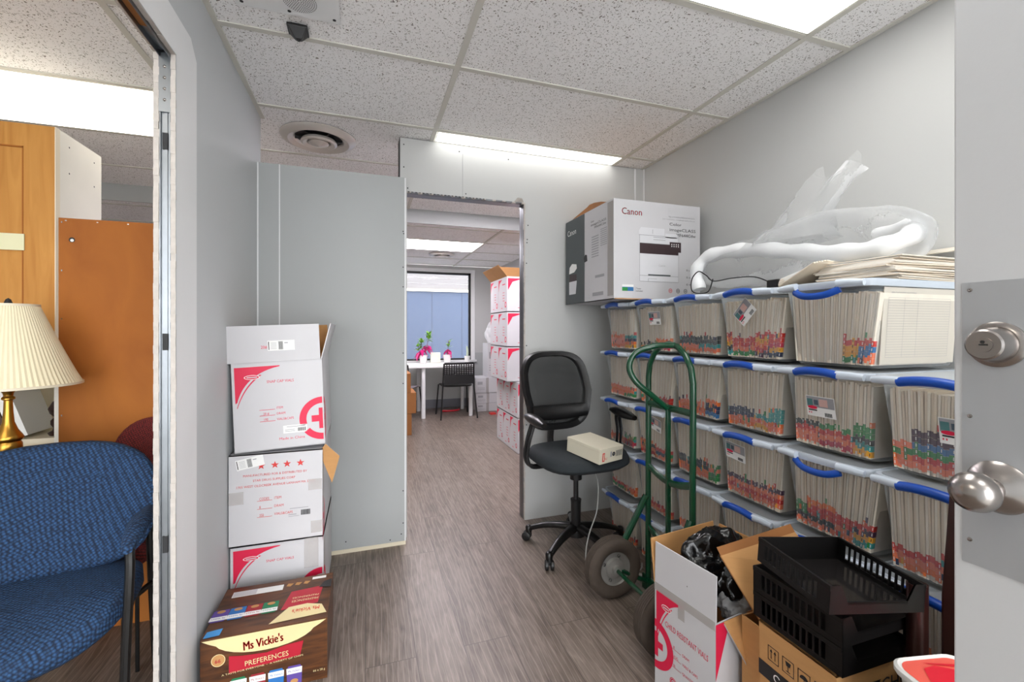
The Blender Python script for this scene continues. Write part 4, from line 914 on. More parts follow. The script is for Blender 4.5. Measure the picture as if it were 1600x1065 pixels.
q = MB(); q.tube([(0, .235, .132), (0, -.255, .132)], .009, GREEN, 10); q.build('axle', t)
q = MB(); q.box((rx_-.01, yB2-.03, .004), (rx_+.11, yA+.03, .010), mat('rusty_plate', (112, 84, 62), .7, var=.3, vs=20)); q.box((rx_-.012, yB2-.03, .004), (rx_-.004, yA+.03, .07), GREEN); q.build('toe_plate', t)
for y in (.175, -.205):
    q = MB(); M_ = T(0, y, .1325) @ RX(PI/2)
    pr_ = [(.072, -.022), (.085, -.033), (.108, -.038), (.122, -.034), (.130, -.022)]
    for k in range(5): z = -.018+.009*k; pr_ += [(.1325, z-.003), (.1325, z+.003), (.129, z+.0045)]
    pr_ += [(.130, .024), (.122, .034), (.108, .038), (.085, .033), (.072, .022)]
    q.lathe(pr_, RUBBER, M_, 48)
    wh = q.build('wheel', t, sharp=50)
    q = MB(); q.lathe([(.074, -.026), (.070, -.018), (.045, -.012), (.042, -.026), (.020, -.030), (.020, -.045), (.0001, -.047)], mat('grey_wheel_rim', (150, 148, 144), .4, .4), M_ @ RX(PI), 32); q.lathe([(.074, -.026), (.070, -.018), (.045, -.012), (.042, -.026), (.020, -.030), (.020, -.06), (.0001, -.062)], mat('grey_wheel_rim', (150, 148, 144)), M_, 32)
    for k in range(4): q.lathe([(.0001, .002), (.007, .0), (.007, -.004)], DARK, M_ @ RX(PI) @ T(.056*math.cos(k*PI/2+.4), .056*math.sin(k*PI/2+.4), -.014), 8)
    q.build('wheel_hub', wh)
# ================================================================ CARTONS IN FRONT OF THE BINS
def crumple(name, label, cat, c, r, m, seed, amp=.25, fr=7, flatz=0, parent=None):
    bm = bmesh.new(); bmesh.ops.create_icosphere(bm, subdivisions=5, radius=1)
    for v in bm.verts:
        p = v.co.copy(); n = p.normalized(); o1 = Vector((seed*3.1, seed*1.7, 0))
        d = 1+amp*noise.noise(p*1.6+o1)*1.4+amp*.8*(.4-abs(noise.noise(p*fr*.45+o1)))+amp*.45*(.35-abs(noise.noise(p*fr+o1)))
        v.co = Vector((n.x*r[0], n.y*r[1], n.z*r[2]))*d
    me = bpy.data.meshes.new(name); bm.to_mesh(me); bm.free(); me.materials.append(m)
    for p in me.polygons: p.use_smooth = True
    o = bpy.data.objects.new(name, me); COL.objects.link(o); o.location = c
    if parent: o.parent = parent
    elif label: tag(o, label, cat)
    return o
t = thing('open_carton', 'open white carton with red cross holding a black bag', 'box', (.945, 1.005, 0), math.radians(8))
# local x = into the bins, local y = away from the camera
W_, D_, H_ = .30, .235, .362
q = MB(); shell_box(q, W_, D_, H_, CART, KRAFT)
ML = frame((0, D_, 0), (0, -1, 0), (0, 0, 1))                         # face towards -X, reads left to right from far to near
vial_print(q, ML, D_, H_*1.0, '', [], ring='none', made=False)
q.text('CHILD RESISTANT VIALS', .045, .245, .026, RED, ML, width=.165, rot=-.04)
q.arc(0, .165, .055, .08, -PI/2, PI/2, RED, ML, off=.0008); q.rect(0, .125, .015, .205, RED, ML, .0008); q.rect(.015, .155, .036, .177, RED, ML, .0008)
for i, (a_, c_) in enumerate((('8', 'DRAM'), ('AUG', 'VIALS & CAPS'), ('61', 'QUANTITY'))):
    y = .195-.028*i; q.rect(.075, y-.003, .11, y-.0018, RED, ML, .0008); q.text(a_, .08, y, .013, RED, ML, sx=.7); q.text(c_, .115, y-.004, .013, RED, ML, sx=.75)
q.arc(.08, .085, .008, .011, 0, 2*PI, RED, ML, 16, .0008); q.arc(.08, .085, .013, .015, 0, 2*PI, RED, ML, 16, .0008); q.text('R', .075, .079, .015, RED, ML)
q.poly([(.0, .36), (.06, .36), (.0, .2)], RED, FR, .0008)
q.build('body', t, bevel=.0015)
q = MB(); flap(q, frame((0, D_, H_), (0, -1, 0), (.02, 0, 1)), D_, .135, CART, KRAFT); q.build('flap', t)
q = MB(); q.rect(0, H_-.02, D_, H_+.006, TAPE, ML, .002); q.build('tape', t); q = MB(); q.rect(.10, H_-.06, .125, H_-.02, TAPE, ML, .002); q.build('tape', t)
q = MB(); flap(q, frame((W_, 0, H_), (0, 1, 0), (.1, 0, 1)), D_, .135, KRAFT); q.build('flap', t)
q = MB(); flap(q, frame((0, D_, H_), (1, 0, 0), (0, .12, 1)), W_, .14, KRAFT); q.build('flap', t)
q = MB(); q.add([(.03, -.002, H_), (.25, -.002, H_), (.25, -.05, H_-.11), (.10, -.055, H_-.16)], [(0, 3, 2, 1)], KRAFT); q.add([(.03, .001, H_-.003), (.25, .001, H_-.003), (.25, -.047, H_-.113), (.10, -.052, H_-.163)], [(0, 1, 2, 3)], CART); q.build('flap', t)
bgt = crumple('garbage_bag', 'crumpled glossy black garbage bag inside the open white carton', 'bag', (1.09, 1.165, .40), (.115, .088, .105), BAGB, 2, .30, 5)
bgt.location = (1.075, 1.15, .435)
crumple('plastic_wrap', 'small clear crumpled wrap below the black garbage bag', 'plastic wrap', (1.10, 1.06, .36), (.075, .04, .045), mat('grey_film', (150, 150, 150), .15, trans=.4), 5, .3, 8)
# kraft appliance box with the letter trays
t = thing('kraft_box', 'brown appliance box with black band under the black trays', 'box', (1.0, .705, 0), 0)
W_, D_, H_ = .28, .205, .425
q = MB(); shell_box(q, W_, D_, H_, KRAFT, KRAFTD, True); ML = frame((0, D_, 0), (0, -1, 0), (0, 0, 1))
for M_, ww in ((ML, D_),): q.rect(0, .285, ww, .325, BLK, M_, .0007)
q.arc(.055, .305, .007, .010, .5, 5.8, PAPER, ML, 16, .0012); q.text('AMZCHEF', .072, .298, .020, PAPER, ML, width=.11, off=.0012)
for k in range(4):
    x0 = .028+.042*k
    for a in ((x0, .340, x0+.032, .342), (x0, .376, x0+.032, .378), (x0, .34, x0+.0018, .378), (x0+.0302, .34, x0+.032, .378)): q.rect(*a, BLK, ML, .0008)
    if k == 0:
        for d_ in (.009, .02): q.rect(x0+d_, .347, x0+d_+.002, .368, BLK, ML, .0008); q.poly([(x0+d_-.003, .364), (x0+d_+.005, .364), (x0+d_+.001, .372)], BLK, ML, .0008)
    if k == 1: q.poly([(x0+.008, .371), (x0+.024, .371), (x0+.021, .360), (x0+.011, .360)], BLK, ML, .0008); q.rect(x0+.0152, .348, x0+.0168, .361, BLK, ML, .0008); q.rect(x0+.010, .346, x0+.022, .348, BLK, ML, .0008)
    if k == 2: q.arc(x0+.016, .358, 0, .011, 0, PI, BLK, ML, 12, .0008); q.rect(x0+.0152, .346, x0+.0168, .36, BLK, ML, .0008)
    if k == 3:
        for d_ in range(3): q.rect(x0+.007, .347+.009*d_, x0+.025, .354+.009*d_, BLK if d_ % 2 else GREYP, ML, .0008)
q.text('AMZCHEF', .05, .350, .050, BLK, FR, width=.20); q.arc(.03, .365, .010, .014, .5, 5.8, BLK, FR, 16)
q.build('body', t, bevel=.0015)
# loose brown flap rising behind the trays
t2 = thing('brown_carton', 'open brown carton with its flap standing up behind the trays', 'box', (0, 0, 0))
q = MB(); Mc = T(1.03, .935, 0); shell_box(q, .22, .06, .38, KRAFT, KRAFTD); [v for v in q.v]
q.v = [Mc @ v for v in q.v]; q.build('body', t2)
q = MB(); fl = [(1.0, 1.044, .53), (1.21, .975, .60), (1.225, .90, .53), (1.045, .943, .385)]
q.add(fl, [(0, 1, 2, 3)], KRAFT); q.add([(p[0], p[1]+.004, p[2]-.002) for p in fl], [(3, 2, 1, 0)], KRAFTD)
q.add([fl[0], fl[1], (fl[1][0]-.004, fl[1][1]+.012, fl[1][2]+.02), (fl[0][0]-.004, fl[0][1]+.012, fl[0][2]+.02)], [(0, 1, 2, 3)], KRAFTD)
q.build('flap', t2)
def make_tray(clear_bottom=False):
    t_ = thing('letter_tray', 'x', 'letter tray'); W, D, H = .27, .235, .066
    TRM = mat('smoked_black_plastic', (12, 10, 10), .42, var=.1, spec=.3)
    for s_ in (0, 1):
        q = MB(); x0 = 0 if s_ == 0 else W-.004; n = 11
        q.box((x0, 0, 0), (x0+.004, D, .014), TRM); q.box((x0-.002, 0, H-.012), (x0+.006, D, H), TRM)
        q.box((x0, 0, .014), (x0+.004, .035, H-.012), TRM); q.box((x0, D-.022, .014), (x0+.004, D, H-.012), TRM)
        for k in range(n+1): y = .035+(D-.057)*k/n; q.box((x0, y-.0028, .014), (x0+.004, y+.0028, H-.012), TRM)
        q.build('side_panel', t_, bevel=.0008)
    q = MB(); q.box((0, D-.004, 0), (W, D, H), TRM); q.build('back_panel', t_)
    q = MB(); q.add([(0, 0, 0), (W, 0, 0), (W, 0, H), (W-.03, 0, H), (W-.05, 0, .026), (.05, 0, .026), (.03, 0, H), (0, 0, H)], [(0, 1, 4, 5), (1, 2, 3, 4), (0, 5, 6, 7)], TRM)
    q.add([(0, .004, 0), (W, .004, 0), (W, .004, H), (W-.03, .004, H), (W-.05, .004, .026), (.05, .004, .026), (.03, .004, H), (0, .004, H)], [(5, 4, 1, 0), (4, 3, 2, 1), (7, 6, 5, 0)], TRM)
    q.box((.05, 0, .022), (W-.05, .006, .027), TRM); q.build('front_panel', t_)
    q = MB(); q.box((.004, .004, .001), (W-.004, D-.004, .004), TRM if not clear_bottom else mat('smoked_sheet', (34, 32, 32), .1, var=.1, trans=.25)); q.build('tray_floor', t_)
    return t_
tr = make_tray(); tr.location = (1.003, .695, .427); tag(tr, 'lowest black slotted tray, directly on the brown appliance box', 'tray', 'black letter trays stacked on the brown box')
tr2 = copy_tree(tr); tr2.location = (1.000, .693, .495); tag(tr2, 'middle black slotted tray in the stack of three', 'tray', 'black letter trays stacked on the brown box')
tr3 = make_tray(True); tr3.location = (.955, .690, .581); tr3.rotation_euler = (math.radians(1), math.radians(4), math.radians(-10)); tr3.scale = (.9, .95, .95); tag(tr3, 'topmost black slotted tray, sitting askew on the stack', 'tray', 'black letter trays stacked on the brown box')
# dark seat back and arm between trays and door
t = thing('dark_chair', 'dark red-brown vinyl chair squeezed between bins and open door', 'chair', (0, 0, 0))
q = MB(); q.rings([[(1.235, .640, 0), (1.32, .640, 0), (1.32, .60, 0), (1.235, .60, 0)], [(1.235, .640, .6), (1.32, .640, .6), (1.32, .60, .6), (1.235, .60, .6)], [(1.25, .632, .85), (1.31, .632, .85), (1.31, .612, .85), (1.25, .612, .85)]], LEATH, smooth=False); q.build('back_rest', t, bevel=.006)
q = MB(); q.rings([rrect(1.195, .655, 1.235, .69, .014, 4, z) for z in (0.0, .60, .612)], LEATH); q.build('arm_post', t, sharp=60)
t = thing('tub', 'coral red plastic tub with white rim near the open door', 'tub', (1.12, .56, .418), math.radians(-12))
q = MB(); q.rings([rrect(-.065, -.075, .065, .05, .028, 4, 0), rrect(-.075, -.085, .075, .058, .032, 4, .07)], PAPER); q.build('container', t)
q = MB(); q.rings([rrect(-.082, -.09, .082, .063, .034, 5, .066), rrect(-.084, -.092, .084, .065, .035, 5, .070), rrect(-.084, -.092, .084, .065, .035, 5, .079), rrect(-.079, -.087, .079, .060, .032, 5, .083), rrect(-.073, -.081, .073, .054, .03, 5, .079)], PAPER)
q.add(rrect(-.073, -.081, .073, .054, .03, 5, .0798), [tuple(range(24))], CORAL)
MT = T(0, 0, .0805)
q.poly([(-.05, .0), (-.03, .03), (.0, .035), (.03, .02), (.05, -.01), (.02, .0), (.03, -.03), (.0, -.06), (-.03, -.05)], REDP, MT, .001); q.poly([(-.02, .045), (.06, .03), (.065, .02), (.0, .038)], REDP, MT, .001); q.poly([(.01, -.01), (.035, -.002), (.06, -.02), (.04, -.03)], GREYP, MT, .0015)
q.build('lid', t)
q = MB(); q.box((1.01, .44, 0), (1.215, .64, .416), mat('dark_green_carton', (52, 56, 50), .6)); tag(q.build('storage_box', bevel=.003), 'dark grey box under the coral red tub', 'box')
q = MB(); q.box((1.24, .46, 0), (1.325, .585, .50), CRB); q.rect(.01, .36, .07, .46, GREYP, frame((1.24, .46, 0), (1, 0, 0), (0, 0, 1)), .0008); tag(q.build('upright_carton', bevel=.002), 'narrow off-white carton behind the coral red tub', 'box')
# ================================================================ NEXT ROOM (LEFT)
t = thing('cabinet', 'tall maple cabinet with white side and open lower shelves', 'cabinet', (-2.0, 2.30, 0))
q = MB(); W_ = .81
WHL = mat('white_laminate', (226, 224, 214), .45)
q.box((W_-.018, 0, 0), (W_, .30, 2.0), WHL); q.box((0, 0, 0), (.018, .30, 2.0), WHL); q.box((0, 0, 2.0), (W_, .30, 2.02), WHL); q.box((.018, .29, 0), (W_-.018, .30, 2.0), CREAM)
for z in (.04, .22, .48, .74, 1.0): q.box((.018, .004, z), (W_-.018, .29, z+.018), CREAM)
q.box((.0, -.001, 0), (W_-.018, .0, .22), MAPLE)
for z in (1.97, 1.86): q.lathe([(.0001, .001), (.004, .001)], DARK, T(W_, .06, z-.0) @ RY(PI/2), 8); q.lathe([(.0001, .001), (.004, .001)], DARK, T(W_, .24, z) @ RY(PI/2), 8)
q.build('carcass', t)
q = MB(); q.box((.0, -.02, 1.02), (W_, -.001, 2.02), MAPLE); q.box((W_-.10, -.026, 1.02), (W_, -.02, 2.02), MAPLE); q.box((0, -.026, 1.86+.07), (W_-.10, -.02, 2.02), MAPLE); q.box((W_-.104, -.027, 1.02), (W_-.10, -.02, 1.93), BROWNB); q.box((0, -.027, 1.925), (W_-.10, -.02, 1.93), BROWNB); q.box((W_-.002, -.027, 1.02), (W_+.001, 0, 2.02), CREAM)
q.build('door', t)
q = MB(); q.box((-1.40, 2.268, 1.515), (-1.285, 2.272, 1.58), mat('sticky_note_paper', (226, 224, 186), .7)); tag(q.build('paper_note'), 'pale paper note stuck on the maple cabinet door', 'note')
t = thing('bookcase', 'brown hardboard back of a bookcase turned to the room', 'bookcase', (-1.142, 2.20, 0))
q = MB(); q.box((0, 0, 0), (.54, .004, 1.64), BROWNB)
for k in range(9): q.box((.008, -.001, .1+.19*k), (.012, 0, .106+.19*k), NICKEL)
for k in range(5): q.box((.02+.1*k, -.001, 1.628), (.026+.1*k, 0, 1.632), NICKEL)
q.lathe([(.0001, .0012), (.010, .0012)], DARK, T(.042, 0, 1.555) @ RX(PI/2), 14); q.lathe([(.0001, .002), (.006, .002)], PAPER, T(.043, 0, 1.553) @ RX(PI/2), 10)
q.build('back_board', t)
q = MB(); q.box((0, .004, 0), (.018, .09, 1.64), CREAM); q.box((.522, .004, 0), (.54, .09, 1.64), CREAM); q.box((0, .004, 1.62), (.54, .09, 1.638), CREAM)
for k in range(18): q.box((.36+.01*k, -.002, 1.639), (.366+.01*k, .01, 1.643+.003*(k % 2)), PAPER)
q.build('carcass', t)
# books on the cabinet shelf
def book(name, x0, x1, y0, z0, h, lean, m, label, cat='book'):
    q = MB(); q.box((0, 0, 0), (x1-x0, .17, h), m); q.box((.002, .003, .002), (x1-x0-.002, .172, h-.002), PAPER)
    if m is PAPER: q.text('MONTHLY', .012, h*.35, .016, RED, frame((x1-x0, 0, 0), (0, 0, 1), (-1, 0, 0)), rot=0)
    o = q.build(name); o.location = (x0, y0, z0+(math.sin(-lean)*0)); o.rotation_euler = (0, lean, 0); tag(o, label, cat); return o
NVY = mat('navy_cover', (34, 40, 78), .5); BRN = mat('dark_brown_cover', (70, 50, 36), .6)
book('book', -1.60, -1.57, 2.315, 1.02-.262+.001, .19, 0, PAPER, 'pale blue spined book upright behind the brass lamp')
book('book', -1.46, -1.42, 2.315, .7585, .20, -.30, NVY, 'navy covered book leaning beside the brass lamp stem')
book('book', -1.345, -1.295, 2.312, .7585, .21, -.32, PAPER, 'white binder with red lettering leaning on the shelf')
book('book', -1.375, -1.352, 2.315, .7585, .20, -.32, BRN, 'thin dark book leaning between the navy book and white binder')
q = MB(); q.lathe([(.0001, 0), (.03, 0), (.035, .01), (.02, .02), (.018, .03), (.026, .045), (.026, .06), (.015, .075), (.028, .09), (.034, .11), (.02, .14), (.0001, .15)], mat('dark_wood_carving', (44, 26, 20), .4), T(-1.228, 2.37, .7585), 16)
tag(q.build('figurine'), 'small dark carved ornament at the right end of the shelf', 'ornament')
q = MB(); q.tube(spline([(-1.42, 2.36, .505), (-1.40, 2.36, .60), (-1.33, 2.37, .66), (-1.26, 2.37, .67), (-1.215, 2.36, .60), (-1.22, 2.35, .505)], 6), .010, BLACKH, 8); q.tube(spline([(-1.42, 2.35, .57), (-1.35, 2.33, .58), (-1.22, 2.34, .56)], 6), .012, BLACKH, 8); q.tube(spline([(-1.28, 2.36, .67), (-1.27, 2.36, .56), (-1.25, 2.36, .505)], 4), .008, BLACKH, 8)
tag(q.build('desk_fan_guard'), 'black wire-framed gadget on the lower cabinet shelf', 'gadget')
q = MB(); q.box((-1.46, 2.32, .4985), (-1.28, 2.44, .52), PAPER); q.box((-1.45, 2.31, .5205), (-1.29, 2.43, .535), DG); tag(q.build('paper_stack'), 'flat stack of papers on the lower cabinet shelf', 'papers')
# lamp on side table
t = thing('side_table', 'small side table carrying the brass lamp behind the blue chair', 'table', (-1.20, 2.03, 0))
q = MB(); q.lathe([(.0001, .70), (.15, .70), (.155, .71), (.15, .722), (.0001, .722)], BRN, n=36); q.build('table_top', t)
q = MB(); q.lathe([(.14, 0), (.12, .02), (.03, .04), (.02, .08), (.02, .66), (.05, .70)], BRN, n=20, cap=(True, False)); q.build('pedestal', t)
t = thing('table_lamp', 'antique brass table lamp with pleated cream shade', 'lamp', (-1.175, 2.0, .7225)); t.scale = (.84, .84, 1.05)
q = MB(); q.lathe([(.0001, 0), (.062, 0), (.064, .012), (.050, .02), (.036, .028), (.028, .038), (.036, .046), (.042, .06), (.041, .078), (.036, .086), (.043, .092), (.046, .098), (.040, .108), (.028, .125), (.018, .15), (.0145, .185), (.013, .222), (.020, .226), (.020, .232), (.014, .236), (.016, .246), (.030, .262), (.032, .268), (.022, .273), (.012, .28), (.010, .33), (.010, .42)], BRASS, n=40); q.build('base', t, sharp=60)
q = MB(); n = 160
def shr(r, z): return [(r*(1+(.007 if k % 2 else -.004))*math.cos(2*PI*k/n), r*(1+(.007 if k % 2 else -.004))*math.sin(2*PI*k/n), z) for k in range(n)]
q.rings([shr(.222-.132*(i/8)**.92, .272+.265*i/8) for i in range(9)], SHADE, cap=(False, False), smooth=False); q.build('lamp_shade', t)
q = MB(); q.rings([[((.222+d)*math.cos(2*PI*k/60), (.222+d)*math.sin(2*PI*k/60), z) for k in range(60)] for d, z in ((.0, .268), (.004, .268), (.004, .276), (0, .276))], CREAM, loop=True); q.build('shade_trim', t); q = MB(); q.rings([[((.090+d)*math.cos(2*PI*k/60), (.090+d)*math.sin(2*PI*k/60), z) for k in range(60)] for d, z in ((.0, .532), (.003, .532), (.003, .54), (0, .54))], CREAM, loop=True); q.build('shade_trim', t)
q = MB(); q.lathe([(.010, .42), (.010, .53), (.014, .54), (.008, .555), (.0001, .56)], DARK, n=12)
for k in range(3): q.tube([(0, 0, .534), (.088*math.cos(k*2.1+.4), .088*math.sin(k*2.1+.4), .534)], .002, DARK, 6)
q.build('finial', t)
# blue chair
def guest_chair(name, loc, rz, fab, label, arms=True):
    t = thing(name, label, 'chair', loc, rz)
    q = MB(); rg = []                                                 # seat pad: wide, waterfall front, dished
    for z0, s_ in ((.385, .80), (.392, .93), (.415, 1.0), (.445, .99), (.462, .93), (.466, .6), (.462, .2)):
        rg.append([(x, y, z0-.045*max(0, (-y-.08)/.18)**1.5+.02*(x/.3)**2*(1 if z0 > .44 else .4)) for x, y in sup(0, -.02, .295*s_, .255*s_, 2.7, 36)])
    q.rings(rg, fab); q.build('seat', t, sharp=80)
    q = MB(); rg = []
    for dy, s_ in ((-.030, .6), (-.032, .85), (-.026, .95), (-.012, 1.0), (.012, 1.0), (.026, .93), (.03, .7)):
        rg.append([(x, .235+dy+.10*((z-.66)/.3)-.09*(x/.3)**2, z) for x, z in sup(0, .660, .31*s_, .205*s_, 2.8, 36)])
    q.rings(rg, fab); q.build('backrest', t, sharp=80)
    for s_ in (-1, 1) if arms else ():
        q = MB(); q.tube(spline([(s_*.30, -.24, .012), (s_*.30, -.215, .3), (s_*.305, -.19, .55), (s_*.30, -.16, .625), (s_*.30, -.08, .64), (s_*.29, .12, .62), (s_*.27, .22, .60)], 5), .0125, BLACKG, 10)
        q.tube([(s_*.29, .24, .012), (s_*.29, .17, .35), (s_*.27, .22, .62)], .012, BLACKG, 10); q.tube([(s_*.30, -.21, .33), (s_*.25, .0, .378), (s_*.29, .17, .36)], .010, BLACKG, 8)
        q.build('leg_frame', t)
        q = MB(); rg = []
        for i in range(9):
            f = i/8; y = -.20+.28*f; e_ = math.sin(PI*max(.05, min(.95, f)))**.4
            rg.append([(s_*.30+.030*e_*math.cos(2*PI*k/12), y, .655-.03*(1-f)**3+.022*e_*math.sin(2*PI*k/12)) for k in range(12)])
        q.rings(rg, fab); q.build('arm_pad', t, sharp=70)
    if not arms:
        for sx in (-1, 1):
            for sy in (-1, 1): q = MB(); q.tube([(sx*.24, sy*.2, .005), (sx*.2, sy*.16, .39)], .012, BLACKG, 8); q.build('leg', t)
    q = MB(); q.tube([(-.27, .02, .375), (.27, .02, .375)], .012, BLACKG, 8); q.tube([(-.05, .2, .38), (-.05, .30, .56)], .016, BLACKG, 8); q.build('cross_tube', t)
    return t
gb = guest_chair('guest_chair', (-.925, 1.61, 0), math.radians(10), BLUEFAB, 'blue woven guest chair seen through the raw left opening'); gb.scale = (.92, .9, .95)
REDFAB = make_weave('red_weave', (150, 46, 44), (60, 14, 16), 120)
gc = guest_chair('guest_chair', (-.84, 2.03, .0), math.radians(-30), REDFAB, 'dark red guest chair behind the blue one, mostly hidden', False); gc.scale = (.62, .46, .98)
# ================================================================ FAR ROOM
t = thing('desk', 'white table under the far window', 'table', (0, 0, 0))
q = MB(); q.box((.32, 5.98, .685), (1.44, 6.66, .71), PAPER); q.build('table_top', t, bevel=.004)
for x, y in ((.745, 6.04), (1.40, 6.04), (.745, 6.60), (1.40, 6.60), (.36, 6.6)):
    q = MB(); q.lathe([(.028, 0), (.028, .685)], WHITE, T(x, y, 0), 16, (True, False)); q.build('leg', t)
def back_chair(loc, rz, m, label):
    t = thing('stacking_chair', label, 'chair', loc, rz)
    q = MB(); q.rings([[(x, y, z-.02*max(0, (y-.12)/.1)) for x, y in sup(0, 0, .215*s_, .21*s_, 4, 24)] for z, s_ in ((.43, .95), (.437, 1), (.447, 1), (.452, .94))], m); q.build('seat', t, sharp=60)
    q = MB(); w0 = .20; z0, z1 = .58, .76; rows, cols = 6, 12
    yb = lambda z, x: -.215-.06*(z-.45)+.03*(x/.2)**2
    q.box((-w0, -.235, .74), (w0, -.225, .762), m); q.box((-w0, -.232, .47), (w0, -.224, .60), m)
    for i in range(cols+1): x = -w0+.4*i/cols; q.box((x-.007, -.234, .60), (x+.007, -.226, .742), m)
    for j in range(rows): z = .612+.025*j; q.box((-w0, -.234, z-.007), (w0, -.226, z+.007), m)
    q.build('backrest', t)
    for s_ in (-1, 1):
        q = MB(); q.tube([(s_*.25, -.25, 0), (s_*.215, -.20, .43), (s_*.205, -.23, .75)], .010, BLACKH, 8); q.build('leg', t)
        q = MB(); q.tube([(s_*.23, .22, 0), (s_*.205, .16, .43)], .010, BLACKH, 8); q.build('leg', t)
    return t
back_chair((1.19, 6.08, 0), .03, BLACKH, 'black perforated-back chair tucked under the white far table')
back_chair((.44, 6.02, 0), -.5, mat('grey_seat', (118, 112, 118), .6), 'grey chair at the left end of the white far table')
def plant(x, y, z, h, pot, label, stems, seed):
    t = thing('potted_plant', label, 'plant', (x, y, z)); r = random.Random(seed)
    q = MB(); q.lathe([(.0001, .0), (pot*.75, .0), (pot, pot*2), (pot*.92, pot*2), (pot*.85, pot*1.85), (.0001, pot*1.85)], PAPER, n=20); q.build('pot', t)
    q = MB(); g_ = MB(); p_ = MB(); STM = mat('plant_stem', (120, 74, 84), .6); LG_ = mat('green_leaf', (130, 184, 66), .5, var=.2); MG = mat('magenta_leaf', (214, 40, 128), .5, var=.2)
    for (sx, sy, hh, top) in stems:
        q.tube(spline([(0, 0, pot*1.8), (sx*.4, sy*.4, hh*.4), (sx, sy, hh)], 4), .004, STM, 6)
        for k in range(top):
            a = r.uniform(0, 2*PI); L_ = r.uniform(.05, .09); el = r.uniform(-.3, .9); c = Vector((sx*(1-.12*r.random()), sy, hh-.10*r.random()**1.5))
            d_ = Vector((math.cos(a)*math.cos(el), math.sin(a)*math.cos(el), math.sin(el))); s2 = d_.cross(Vector((0, 0, 1))).normalized()*.020
            g_.add([c, c+d_*L_*.5+s2, c+d_*L_, c+d_*L_*.5-s2], [(0, 1, 2, 3)], LG_)
        for k in range(5):
            a = r.uniform(0, 2*PI); L_ = r.uniform(.09, .14); c = Vector((sx*.6, sy*.6, hh*(.62-.05*(k % 3)))); d_ = Vector((math.cos(a)*.7, math.sin(a)*.7, -.35)); s2 = d_.cross(Vector((0, 0, 1))).normalized()*.034; e_ = Vector((0, 0, -.07))
            p_.add([c, c+d_*L_*.5+s2, c+d_*L_+e_, c+d_*L_*.5-s2], [(0, 1, 2, 3)], MG)
    q.build('stem', t); g_.build('green_leaves', t); p_.build('magenta_leaves', t)
plant(.80, 6.50, .711, .5, .06, 'tall green and magenta plant at left on the far table', [(-.03, 0, .33, 34), (.09, .02, .43, 44), (-.08, 0, .27, 26)], 1)
plant(1.15, 6.50, .711, .4, .06, 'smaller magenta leaved plant at right on far table', [(.02, 0, .33, 18)], 2)
t = thing('potted_cactus', 'tiny potted succulent at the right end of the window sill', 'plant', (1.47, 6.58, .711))
q = MB(); q.lathe([(.0001, 0), (.035, 0), (.045, .09), (.04, .09), (.0001, .08)], PAPER, n=16); q.build('pot', t); q = MB(); q.tube(spline([(0, 0, .08), (.005, 0, .16), (-.005, 0, .24)], 3), [.016]*5+[.013, .008], mat('pale_green', (190, 205, 180), .6), 8); q.build('stem', t)
q = MB(); q.box((.92, 6.56, .711), (1.06, 6.64, .86), mat('cream_paper_box', (240, 238, 222), .6)); tag(q.build('paper_box'), 'bright white paper box between the two table plants', 'box')
# red and white vial cartons by the doorway, far room
MAUVE = mat('carton_side', (206, 198, 196), .6)
def far_carton(x0, y0, z0, w_, d_, h_, label, opened=False):
    t = thing('vial_carton', label, 'box', (x0, y0, z0), 0, 'red and white vial cartons stacked in the far room')
    q = MB(); shell_box(q, w_, d_, h_, CART, KRAFT, not opened)
    ML = frame((0, d_, 0), (0, -1, 0), (0, 0, 1))
    for M_, ww in ((FR, w_*.8), (ML, d_)):
        q.poly([(.02*ww, .60*h_), (.02*ww, .95*h_), (.45*ww, .95*h_), (.15*ww, .85*h_)], RED, M_); q.rect(.45*ww, .78*h_, .8*ww, .81*h_, RED, M_)
        for k in range(4): q.rect(.5*ww, (.55-.08*k)*h_, .72*ww, (.565-.08*k)*h_, RED, M_)
        q.arc(.72*ww if M_ is FR else .82*ww, .2*h_, .06*ww, .10*ww, 0, 2*PI, RED, M_, 14); q.rect(.3*ww, .1*h_, .5*ww, .115*h_, RED, M_)
    q.build('body', t)
    if opened:
        q = MB(); flap(q, frame((0, d_, h_), (0, -1, 0), (-.7, 0, .8)), d_, .14, KRAFT); q.build('flap', t)
        q = MB(); flap(q, frame((0, d_, h_), (1, 0, 0), (0, .2, 1)), w_, .14, KRAFT); q.build('flap', t)
FS = .345
rl = {0: 'on the floor', 1: 'second from floor', 2: 'third from floor', 3: 'fourth from floor', 4: 'top'}
dl = {0: 'front', 1: 'middle', 2: 'rear'}
for r in range(2):
    for k in range(3): far_carton(1.395, 4.02+.235*k, r*FS, .42, .232, FS-.002, 'vial carton %s in the %s column of the far room stacks' % (rl[r], dl[k]))
for r in range(3):
    for k in range(2): far_carton(1.315, 4.10+.30*k, (2+r)*FS, .46, .297, FS-.002, 'vial carton %s in the %s upper column, far room' % (rl[2+r], dl[2*k]), r == 2)
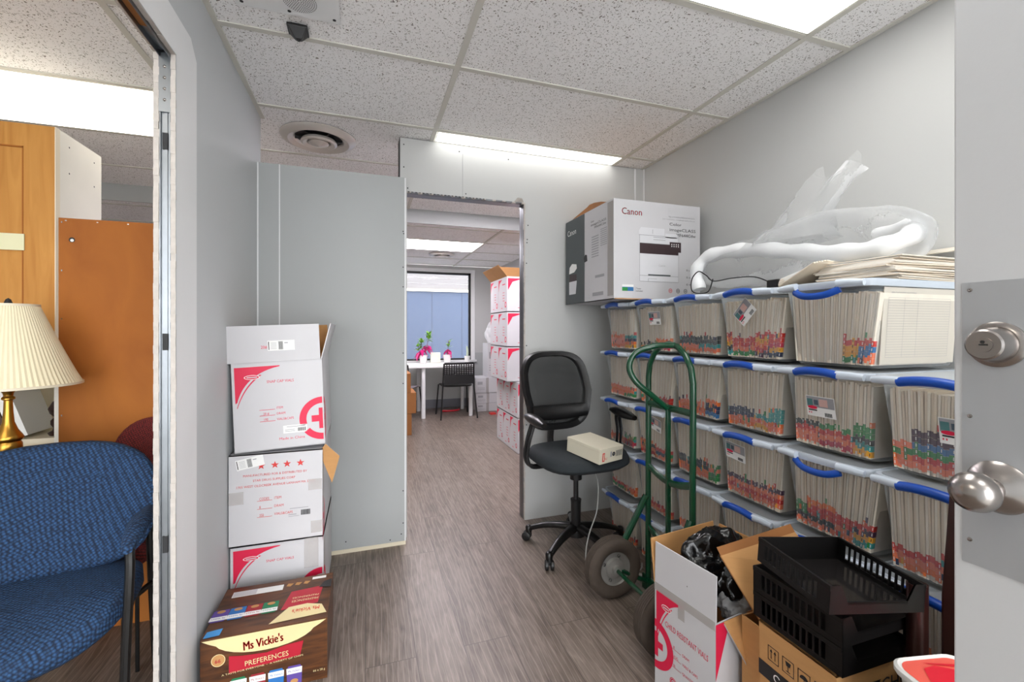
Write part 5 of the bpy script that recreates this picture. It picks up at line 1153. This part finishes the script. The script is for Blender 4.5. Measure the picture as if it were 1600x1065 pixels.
def kbox(x0, y0, z0, w_, d_, h_, label, m=KRAFTD, gp='brown cartons in the far room'):
    q = MB(); q.box((0, 0, 0), (w_, d_, h_), m); q.rect(.1*w_, .55*h_, .3*w_, .75*h_, BLK if m is KRAFTD else GREYP, FR); q.rect(w_*.5-.02, 0, w_*.5+.02, h_, TAPE, FR, .001)
    for k in range(3): q.rect(.1*w_, (.2+.07*k)*h_, .4*w_, (.22+.07*k)*h_, BLK if m is KRAFTD else GREYP, FR)
    o = q.build('shipping_box', bevel=.003); o.location = (x0, y0, z0); tag(o, label, 'box', gp); return o
kbox(.10, 5.12, 0, .40, .4, .245, 'brown carton on floor at the left of the far room'); kbox(.13, 5.12, .247, .42, .4, .235, 'brown carton in the middle of the far left stack'); kbox(.08, 5.12, .484, .41, .4, .22, 'brown carton topping the far left stack')
kbox(1.53, 6.28, 0, .36, .35, .12, 'flat white carton on floor beneath the far room stack', CART, 'white cartons beside the far table'); kbox(1.53, 6.28, .122, .37, .35, .15, 'white carton second from floor beside the far table', CART, 'white cartons beside the far table'); kbox(1.52, 6.27, .274, .37, .35, .22, 'white carton with grey window beside the far table', CART, 'white cartons beside the far table')
kbox(1.72, 6.30, .497, .2, .3, .50, 'tall upright white carton on the far white cartons', CART, 'white cartons beside the far table')
q = crumple('grocery_bag', 'crumpled white plastic bag on the tall far carton', 'bag', (1.80, 6.36, 1.13), (.09, .08, .16), mat('white_bag_film', (226, 228, 230), .4, trans=.2, bump=.5, bs=20), 9, .25, 4)
q = MB(); q.tube(spline([(1.05, 6.45, .012), (1.15, 6.42, .012), (1.28, 6.44, .012), (1.33, 6.5, .012)], 5), .012, REDP, 8); tag(q.build('red_strap'), 'red strap lying on floor under the far table', 'strap')
q = MB(); q.box((1.40, 6.0-.3, 0), (1.48, 5.80, .02), REDT); q.box((1.46, 5.95, 0), (1.50, 6.0, .0), REDT); o = q.build('orange_cloth'); o.location = (.28, .3, 0); tag(o, 'small orange-red packet on floor by white cartons', 'packet')
